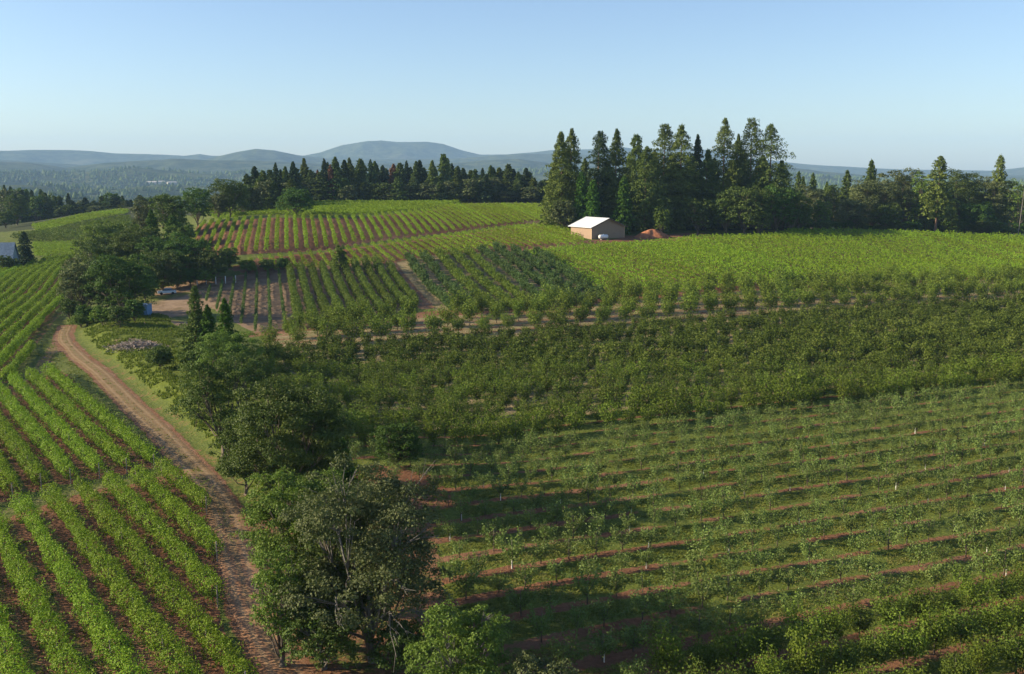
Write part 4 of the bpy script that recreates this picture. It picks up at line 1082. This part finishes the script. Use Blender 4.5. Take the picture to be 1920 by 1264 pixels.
ally = pts_rows(HO, HR_HEAD, HSP, hr * HW0, 2.6, 9, .15, .03)
k_low, k_sap, k_mid, k_top = hw(1500, 1150), hw(1500, 838), hw(1500, 775), hw(1100, 618)
rk = hrow(ally[:, 0], ally[:, 1])
print('ROWS', k_low, k_sap, k_mid, k_top, len(ally))
low = ally[(rk > k_low + .3) & (ally[:, 0] > 9)]
sap = ally[(rk <= k_low + .3) & (rk > k_sap)]
sap = np.concatenate([sap, ally[(rk > k_low + .3) & (ally[:, 0] <= 9)][::3]])
mid = ally[(rk <= k_sap) & (rk > k_mid)]
den = ally[(rk <= k_mid) & (rk > k_top)]
top = ally[(rk <= k_top)][::1]
def near(hs, ws, n, lf, st, mat, bark, seed, c=4, trunk=.22):
    return [meshes(small_tree(hs * (1 + .12 * math.sin(i * 2.1)), ws * (1 + .1 * math.cos(i * 3)), seed + i, n, lf, st, trunk), mat, bark) for i in range(c)]
def farm(hs, ws, n, lf, st, mat, seed, c=4, trunk=.22):
    return [(small_tree(hs * (1 + .12 * math.sin(i * 2.1)), ws * (1 + .1 * math.cos(i * 3)), seed + i, n, lf, st, trunk)[0], mat) for i in range(c)]
orchard(low, near(3.2, 1.5, 1200, .17, 'bush', M_ORCH, M_BARK, 500, 3) + near(3.0, 1.45, 1200, .17, 'bush', M_ORCHD, M_BARK, 505, 3), farm(3, 1.35, 300, .28, 'bush', M_ORCH, 500), 'bushy_orchard_tree', 'leafy full orchard tree in the nearest rows at the bottom right', 'bushy orchard trees at the bottom right', 'more bushy orchard trees', seed=1)
orchard(sap, near(2.3, 1.42, 600, .175, 'sapling', M_SAP, M_BARK, 520, 6), farm(1.75, .95, 120, .18, 'sapling', M_SAP, 520), 'young_orchard_tree', 'small sparse young orchard tree on a red soil strip of the grassy orchard', 'young orchard trees in the grassy rows', 'rest of the young orchard trees in the grassy rows', seed=2, guardp=.12, sc_=(.7, 1.2))
orchard(mid, near(2.1, 1.2, 380, .17, 'bush', M_SAP, M_BARK, 540, 5, .18), farm(2.1, 1.2, 220, .24, 'bush', M_SAP, 540), 'half_grown_orchard_tree', 'grey-green half grown orchard tree between the young trees and the dense dark rows', 'half grown grey-green orchard trees', 'rest of the half grown grey-green orchard trees', seed=3, sc_=(.75, 1.1))
orchard(den, near(3.0, 1.4, 620, .22, 'bush', M_ORCHD, M_BARK, 560, 5, .08) + near(3.2, 1.4, 620, .22, 'bush', M_ORCH, M_BARK, 566, 2, .08), farm(3.0, 1.4, 330, .34, 'bush', M_ORCHD, 560, 5, .08), 'dense_orchard_tree', 'dark green orchard tree in the dense rows across the middle', 'dense dark orchard trees', 'rest of the dense dark orchard trees across the middle', seed=4, sc_=(.75, 1.2), rowtone=True)
tk = np.round(hrow(top[:, 0], top[:, 1])).astype(int)
ta = np.round((top[:, 0] * hf[0] + top[:, 1] * hf[1]) / 2.6).astype(int)
top2 = top[(ta % 2 == 0) & (tk % 2 == 0)]
orchard(top2, near(3.9, 1.75, 800, .27, 'bush', M_ORCHY, M_BARK, 580, 5, .25), farm(3.9, 1.75, 450, .36, 'bush', M_ORCHY, 580, 4, .25), 'tall_orchard_tree', 'taller yellow-green orchard tree with a visible stem in the back rows', 'tall yellow-green orchard trees of the back rows', 'rest of the tall yellow-green orchard trees of the back rows', seed=5, sc_=(1.0, 1.5))
# dense diagonal orchard in the middle distance
fdp = pts_rows(FD, HD_G, 4.6, TH_G, 2.3, 12, .15, .02)
vs = np.array([fieldcoord(x, y, HD_G, 1.0, ground(800, 520)[:2]) for x, y, _ in fdp])
lt = (vs > 5) & (vs < 18)
orchard(fdp[~lt], near(2.6, 1.25, 340, .36, 'bush', M_ORCHB, M_BARK, 600, 3, .12) + near(2.9, 1.3, 340, .36, 'bush', M_ORCHB, M_BARK, 604, 2, .12), farm(3, 1.6, 250, .4, 'bush', M_ORCHD, 600), 'leafy_orchard_tree', 'blue-green orchard tree packed in the diagonal blocks below the barn', 'blue-green trees of the diagonal blocks', 'rest of the blue-green trees of the diagonal blocks', seed=6)
orchard(fdp[lt], near(2.3, 1.35, 340, .36, 'bush', M_ORCHY, M_BARK, 620, 5, .12), farm(2.5, 1.6, 250, .4, 'bush', M_ORCH, 620), 'low_orchard_tree', 'lighter green orchard tree in the diagonal strip between the blue-green blocks', 'light green trees of the diagonal strip', 'rest of the light green trees of the diagonal strip', seed=7)
# berry rows
gr = rows_in(GY, HD_G, SP_G, TH_G, 6); gr.sort(key=lambda q: q[0])
for i, (k, a, b) in enumerate(gr):
    thin = i < len(gr) * .36
    V, var, o, L, d = canopy(a, b, 70 if thin else 170, .32, w=.26 if thin else .92, hc=.9 if thin else 1.45, hr_=.6 if thin else 1.35, shoots=.5, seed=800 + i, gaps=0)
    me = mesh_np('berry_row', V, quadidx(len(var)), [M_BERRY if thin else M_ORCHD], var=var)
    tag(obj('berry_row', me, None, o), f'{"thin young" if thin else "full leafy"} trellised row on the tan field, {ordn[i]} from the left', 'crop row', 'trellised rows of the tan field')

# ---------------------------------------------------------------- grass and weeds
def tufts(name, fn, n, size, mat, label, seed, hgt=.35):
    r = np.random.RandomState(seed)
    x, y = fn(r, n); vis, v = visible(x, y); x, y = x[vis], y[vis]
    z = H(x, y); n = len(x)
    k = 5
    V = np.empty((n, k, 3, 3))
    for j in range(k):
        a = r.rand(n) * 6.28; l = size * r.uniform(.6, 1.3, n); hh = hgt * r.uniform(.5, 1.3, n)
        bx, by = x + r.normal(0, size * .3, n), y + r.normal(0, size * .3, n)
        dx, dy = np.cos(a), np.sin(a)
        V[:, j, 0] = np.c_[bx - dy * size * .22, by + dx * size * .22, z - .02]
        V[:, j, 1] = np.c_[bx + dy * size * .22, by - dx * size * .22, z - .02]
        V[:, j, 2] = np.c_[bx + dx * l * .6, by + dy * l * .6, z + hh]
    var = np.repeat(np.clip(.5 * r.rand(n) + .7 * (fbm(x / 2.5, y / 2.5, 3) - .15), 0, 1), k)
    me = mesh_np(name, V.reshape(-1, 3), np.arange(n * k * 3).reshape(-1, 3), [mat], var=var)
    tag(obj(name, me), label, 'grass', kind='stuff')
def in_orch(r, n):
    y = 45 + 75 * r.rand(n) ** 1.2; x = r.uniform(-8, 75, n)
    ph = hrow(x, y); d = np.abs(ph - np.round(ph))
    m = inpoly(x, y, HO) & (d > .2 + .12 * (fbm(x, y, 2) - .5)) & (fbm(x / 3, y / 3, 3) > .38) & (ph > k_mid)
    return x[m], y[m]
tufts('grass', in_orch, 150000, .28, M_GRASS, 'green and straw coloured grass strips between the young orchard rows', 31, .09)
def on_bank(r, n):
    y = r.uniform(80, 225, n); x = r.uniform(-115, -10, n)
    d, s = dist_poly(x, y, road_xy)
    m = (s > 0) & (d > 3 + 2 * fbm(x / 2, y / 2)) & (d < 20) & ~inpoly(x, y, HO) & (fbm(x / 4, y / 4, 3) > .36)
    return x[m], y[m]
tufts('weeds', on_bank, 60000, .45, M_WEED, 'bright green weeds growing over the bank beside the dirt road', 32, .4)
def verge(r, n):
    y = r.uniform(55, 200, n); x = r.uniform(-110, 0, n)
    d, s = dist_poly(x, y, road_xy)
    m = (d > 1.75) & (d < 6) & (s < 0) & (fbm(x / 1.5, y / 1.5, 3) > .5) & (y > 80)
    m |= (d < .5) & (fbm(x / 1.2, y / 1.2, 3) > .56) & (y > 80)
    m |= (inpoly(x, y, A2) | inpoly(x, y, A1)) & (fbm(x / 2, y / 2, 3) > .5)
    return x[m], y[m]
tufts('verge_grass', verge, 60000, .25, M_GRASS, 'patchy grass on the road verge and between the near vine rows', 33, .18)

# ---------------------------------------------------------------- barn
M_ROOF = plain('barn_roof_metal', (.55, .57, .60), (.64, .66, .69), 1.0, .5, spec=.4, stretch=(.15, 3.2, .15))
M_BWALL, nt, out = newmat('tan_ribbed_siding')
tcn = nt.nodes.new('ShaderNodeTexCoord'); wv = nt.nodes.new('ShaderNodeTexWave'); wv.inputs['Scale'].default_value = 1.6; wv.bands_direction = 'DIAGONAL'
mp = nt.nodes.new('ShaderNodeMapping'); mp.inputs['Scale'].default_value = (1, 1, 0)
nt.links.new(tcn.outputs['Object'], mp.inputs[0]); nt.links.new(mp.outputs[0], wv.inputs['Vector'])
p = nt.nodes.new('ShaderNodeBsdfPrincipled'); p.inputs['Roughness'].default_value = .6
nz = noise(nt, .7, 4)
c = mixc(nt, ramp(nt, wv.outputs['Fac'], .1, .5), (.22, .142, .09), (.29, .195, .125))
nt.links.new(mixc(nt, mth(nt, 'MULTIPLY', ramp(nt, nz, .4, .8), .4), c, (.20, .13, .085)), p.inputs['Base Color'])
nt.links.new(p.outputs[0], out.inputs[0])
def barn():
    # corners: near left corner at (1109,447); left wall runs back to (1077,438); gable runs right to (1170,446)
    c0 = ground(1109, 449); c1 = atY(1170, 446, c0[1] + 7.5)
    ang = math.atan2(7.5, c1[0] - c0[0])
    ex = np.array([math.cos(ang), math.sin(ang)]); ey = np.array([-ex[1], ex[0]])
    Wd = math.hypot(7.5, c1[0] - c0[0]); Ln = 11.0; hE = 4.0; hR = 6.6
    root = empty('barn', (c0[0], c0[1], min(c0[2], Hs(*(c0[:2] + ex * Wd))) - .1), ang)
    dpt = 1.3
    mb = MB()
    V = [(0, 0, -dpt), (Wd, 0, -dpt), (Wd, 0, hE), (Wd / 2, 0, hR), (0, 0, hE)]
    V = V + [(x, Ln, z) for x, y, z in V]
    mb.V.append(np.array(V, float)); mb.n = 10
    me = bpy.data.meshes.new('wall')
    me.from_pydata(V, [], [(0, 1, 2, 3, 4), (9, 8, 7, 6, 5), (0, 4, 9, 5), (1, 6, 7, 2)])
    me.materials.append(M_BWALL); obj('wall', me, root)
    rf = MB(); ov = .75; th = .14
    for s in (-1, 1):
        x0 = Wd / 2; xe = x0 + s * (Wd / 2 + ov); sl = (hR - hE) / (Wd / 2); ze = hR - sl * (Wd / 2 + ov)
        A = [(x0, -ov, hR + .05), (xe, -ov, ze + .05), (xe, Ln + ov, ze + .05), (x0, Ln + ov, hR + .05)]
        B = [(x, y, z + th) for x, y, z in A]
        rf.add(A + B, [(0, 1, 2, 3), (4, 7, 6, 5), (0, 4, 5, 1), (1, 5, 6, 2), (2, 6, 7, 3), (3, 7, 4, 0)])
    roof = rf.build('roof', M_ROOF, root)
    tr = MB()
    for s in (-1, 1):
        sl = (hR - hE) / (Wd / 2); x0 = Wd / 2; xe = x0 + s * (Wd / 2 + ov); ze = hR - sl * (Wd / 2 + ov)
        A = [(x0, -ov - .04, hR - .16), (xe, -ov - .04, ze - .16), (xe, -ov - .04, ze + .17), (x0, -ov - .04, hR + .17)]
        B = [(x, y + .05, z) for x, y, z in A]
        tr.add(A + B, [(0, 1, 2, 3), (4, 7, 6, 5), (0, 4, 5, 1), (2, 6, 7, 3)])
    tr.build('fascia', plain('brown_trim', (.09, .06, .045), (.12, .08, .06)), root)
    cn = MB()
    for x, y in ((-.03, -.03), (Wd + .03, -.03)): cn.box((x, y, hE / 2 - .3), (.14, .14, hE + .5))
    cn.build('corner_trim', plain('tan_trim', (.60, .42, .28), (.66, .46, .31)), root)
    tag(root, 'tan metal barn with a low white roof at the edge of the tall conifers', 'barn')
    return c0, ex, ey, Wd
c0, ex, ey, Wd = barn()
def tank():
    p0 = ground(1131, 449) + np.array([0, -.5, 0])
    root = empty('storage_tank', (p0[0], p0[1], Hs(p0[0], p0[1])), math.atan2(ex[1], ex[0]))
    b = MB(); xs = np.array([-1.85, -1.78, -1.6, -1.35, 1.35, 1.6, 1.78, 1.85]); rr = np.array([.08, .35, .58, .66, .66, .58, .35, .08])
    b.tube([(x, 0, .95) for x in xs], rr, 16); b.build('tank_shell', M_WHITE, root, True)
    for s in (-1, 1):
        l = MB(); l.box((s * 1.0, 0, .2), (.3, 1.0, .55)); l.build('leg', M_POST, root)
    d = MB(); d.tube([(0, 0, 1.58), (0, 0, 1.8)], .22, 12); d.build('dome_cap', M_WHITE, root)
    tag(root, 'white horizontal gas tank on two legs before the barn gable', 'tank')
tank()
def mound():
    p0 = ground(1225, 447)
    n, m = 40, 14; r = np.random.RandomState(3)
    V = []
    for j in range(m):
        f = j / (m - 1)
        for i in range(n):
            a = i * 2 * math.pi / n; rad = (1 + .16 * math.sin(2 * a + 1) + .1 * math.sin(5 * a)) * f
            x = 5.8 * rad * math.cos(a); y = 3.4 * rad * math.sin(a)
            z = 3.0 * (1 - f ** 1.35) * (1 + .16 * (vnoise(x / 1.2 + 30, y / 1.2) - .5)) + .25 * (vnoise(x * 1.5, y * 1.5 + 9) - .5)
            V.append((x, y, z if j < m - 1 else -.8))
    F = [(j * n + i, j * n + (i + 1) % n, (j + 1) * n + (i + 1) % n, (j + 1) * n + i) for j in range(m - 1) for i in range(n)]
    me = mesh_np('dirt_mound', V, np.array(F)[:, ::-1], [plain('red_earth', (.22, .085, .04), (.36, .15, .075), 1.2, .95, .8)], smooth=True)
    tag(obj('dirt_mound', me, None, p0 + np.array([0, 2.5, 0])), 'heap of bare red earth beside the barn', 'dirt pile')
mound()
# ---------------------------------------------------------------- shed, car, house, brush pile, poles
def shed():
    p0 = ground(271, 591); root = empty('shed', p0, R(-8))
    mb = plain('blue_paint', (.10, .22, .38), (.14, .28, .45), 2, .5)
    b = MB(); b.box((0, 0, 1.15), (2.5, 2.2, 2.5)); b.build('wall', mb, root)
    rf = MB(); rf.box((0, -.05, 2.46), (2.75, 2.5, .1)); rf.build('roof', plain('shed_roof', (.22, .30, .38), (.28, .36, .44)), root)
    d = MB(); d.box((.1, -1.12, 1.0), (1.0, .05, 2.0)); dd = d.build('door', plain('dark_blue_paint', (.06, .14, .27), (.08, .18, .33)), root)
    h = MB(); h.box((.5, -1.17, 1.0), (.06, .06, .2)); h.build('handle', M_POST, dd)
    tag(root, 'small blue shed under the front maple at the edge of the yard', 'shed')
shed()
def car():
    p0 = ground(313, 552); root = empty('parked_car', p0, R(25))
    body = MB()
    prof = [(-2.2, .45), (-2.25, .85), (-1.6, .98), (-1.0, 1.02), (-.6, 1.0), (1.9, .98), (2.2, .85), (2.2, .4), (-2.2, .35)]
    n = len(prof); V = [(x, s * .88, z) for s in (-1, 1) for x, z in prof]
    me = bpy.data.meshes.new('body'); me.from_pydata(V, [], [tuple(range(n))[::-1], tuple(range(n, 2 * n))] + [(i, (i + 1) % n, n + (i + 1) % n, n + i) for i in range(n)])
    me.materials.append(plain('white_car_paint', (.62, .66, .70), (.68, .72, .76), 1, .3, spec=.6)); obj('body', me, root)
    pr = [(-1.05, 1.0), (-.45, 1.5), (1.1, 1.52), (1.75, 1.0)]; n = 4
    V = [(x, s * (.82 if z < 1.2 else .68), z) for s in (-1, 1) for x, z in pr]
    me = bpy.data.meshes.new('window'); me.from_pydata(V, [], [(3, 2, 1, 0), (4, 5, 6, 7), (0, 1, 5, 4), (2, 3, 7, 6), (1, 2, 6, 5)])
    me.materials.append(plain('car_glass', (.05, .07, .09), (.06, .08, .10), 1, .1, spec=.8)); obj('window', me, root)
    rf = MB(); rf.box((.32, 0, 1.54), (1.6, 1.38, .05)); rf.build('roof', me.materials[0] if False else bpy.data.materials['white_car_paint'], root)
    for x in (-1.4, 1.35):
        for y in (-.86, .86):
            w = MB(); w.tube([(x, y - .1, .34), (x, y + .1, .34)], .34, 14); w.build('wheel', plain('tyre', (.02, .02, .02), (.03, .03, .03)), root)
    tag(root, 'white car parked under the oaks at the edge of the yard', 'car')
car()
def house():
    p0, hgt, mpp = at(-14, 456, Y=330)
    root = empty('house', (p0[0], p0[1], p0[2]), R(12))
    W, D, hE, hR = 13, 9, 3.2, hgt
    b = MB(); b.box((0, 0, hE / 2 - .3), (W, D, hE + .6)); b.build('wall', plain('grey_blue_wall', (.26, .34, .40), (.32, .40, .46)), root)
    rf = MB()
    for s in (-1, 1):
        A = [(-W / 2 - .5, 0, hR), (W / 2 + .5, 0, hR), (W / 2 + .5, s * (D / 2 + .6), hE - .1), (-W / 2 - .5, s * (D / 2 + .6), hE - .1)]
        B = [(x, y, z + .18) for x, y, z in A]
        rf.add(A + B, [(0, 1, 2, 3), (4, 7, 6, 5), (0, 4, 5, 1), (1, 5, 6, 2), (2, 6, 7, 3), (3, 7, 4, 0)])
    rf.build('roof', plain('slate_blue_roof', (.13, .18, .24), (.2, .26, .33), 1.5), root)
    g = MB(); 
    for s in (-1, 1): g.add([(s * W / 2, -D / 2, hE), (s * W / 2, D / 2, hE), (s * W / 2, 0, hR)], [(0, 1, 2)])
    g.build('gable', bpy.data.materials['grey_blue_wall'], root)
    for x in (-4, -1, 2.5, 5):
        w = MB(); w.box((x, -D / 2 - .02, 1.6), (1.2, .06, 1.2)); w.build('window', plain('house_glass', (.04, .05, .07), (.05, .06, .08), 1, .1, spec=.8), root)
    tag(root, 'house with a slate blue roof cut by the left edge beside the lone conifer', 'house')
house()
for i, (u, vt, Y, rp, lab) in enumerate([(8, 478, 322, 12, 'dark bush in front of the blue-roofed house'), (24, 485, 326, 10, 'low bush between the house and the lone conifer')]):
    p0, hgt, mpp = at(u, vt, Y=Y)
    plant('shrub', meshes(broadleaf(max(hgt, 2), rp * mpp, 900 + i, leaf=.4, dens=.8, trunk=.05), M_OAK, M_BARK), None, p0, lab, 'bush')
def brush():
    p0 = ground(258, 652); r = np.random.RandomState(8); b = MB()
    for i in range(520):
        x, y = r.normal(0, 1.7), r.normal(0, 1.1); hh = 1.5 * math.exp(-(x / 2.4) ** 2 - (y / 1.6) ** 2)
        z = r.uniform(0, 1) * hh + .05; a = r.rand() * 6.28; L = r.uniform(.4, 1.3); e = r.normal(0, .35)
        d = np.array([math.cos(a), math.sin(a), e]) * L
        x *= 1.4; y *= 1.3; b.tube([np.array([x, y, z]) - d / 2, np.array([x, y, z]) + r.normal(0, .06, 3), np.array([x, y, z]) + d / 2], [.05, .04, .02], 4, cap=False)
    o = b.build('brush_pile', plain('dead_branches', (.24, .19, .16), (.36, .30, .26), 2, .9), None, loc=p0)
    tag(o, 'grey heap of cut dead branches on the grass bank', 'brush pile')
brush()
def pole():
    p0, hgt, mpp = at(1917, 345, Y=366)
    root = empty('utility_pole', p0); root.rotation_euler = (0, R(3.0), 0)
    b = MB(); b.tube([(0, 0, -.5), (0, 0, hgt * 1.0)], [.17, .12], 8); b.build('post', M_BARKG, root)
    c = MB(); c.box((0, 0, hgt - .8), (2.2, .12, .14)); c.build('crossarm', M_BARKG, root)
    for x in (-.9, .9):
        q = MB(); q.tube([(x, 0, hgt - .73), (x, 0, hgt - .5)], .05, 6); q.build('insulator', M_WHITE, root)
    tag(root, 'leaning grey utility pole at the right edge of the picture', 'pole')
pole()
for i, u in enumerate((370, 387, 405, 423, 442)):
    p0 = ground(u, 535 - i * 1.2)
    b = MB(); b.tube([(0, 0, -.2), (0, 0, 1.9)], .12, 7)
    tag(b.build('field_post', M_TUBE, None, loc=p0), f'pale post at the head of the tan field, {ordn[i]} from the left', 'post', 'pale posts of the tan field')
# far pale buildings in the valley
M_PALE = plain('pale_building', (.42, .38, .32), (.5, .46, .4), .1)
for i, (u, v, wd, lab) in enumerate([(285, 342, 40, 'left pale building far off in the wooded valley'), (303, 341, 24, 'middle pale building far off in the wooded valley'), (322, 342, 36, 'right pale building far off in the wooded valley')]):
    d = ray(u, v + 3); tt = np.arange(1200, 9000, 5.); zz = CAMH + d[2] * tt - HILL(d[0] * tt, d[1] * tt); j = int(np.argmax(zz < 0)); x, y = d[0] * tt[j], d[1] * tt[j]; z = zc = float(HILL(np.array([x]), np.array([y]))[0]); print('VB', x, y, z)
    root = empty('valley_building', (x, y, z), R(20 * i))
    hh = 6
    b = MB(); b.box((0, 0, hh / 2 - 3), (wd, 22, hh + 6)); b.build('wall', M_PALE, root)
    rf = MB(); A = [(-wd / 2, -12, hh), (wd / 2, -12, hh), (wd / 2, 0, hh + 4), (-wd / 2, 0, hh + 4), (wd / 2, 12, hh), (-wd / 2, 12, hh)]
    rf.add(A, [(0, 1, 2, 3), (3, 2, 4, 5)]); rf.build('roof', M_PALE, root)
    tag(root, lab, 'building', 'pale buildings in the valley')

# ---------------------------------------------------------------- haze
hz = MB(); hz.box((0, 4900, 100), (18400, 12600, 570))
ho = hz.build('haze', None) if False else None
mt, nt, out = newmat('haze_air')
pv = nt.nodes.new('ShaderNodeVolumePrincipled')
pv.inputs['Color'].default_value = (.42, .66, 1.0, 1); pv.inputs['Density'].default_value = 0.00007; pv.inputs['Anisotropy'].default_value = 0.0
nt.links.new(pv.outputs[0], out.inputs['Volume'])
ho = hz.build('haze', mt)
tag(ho, kind='stuff'); ho['label'] = 'pale blue haze filling the air over the valley and hills'; ho['category'] = 'haze'
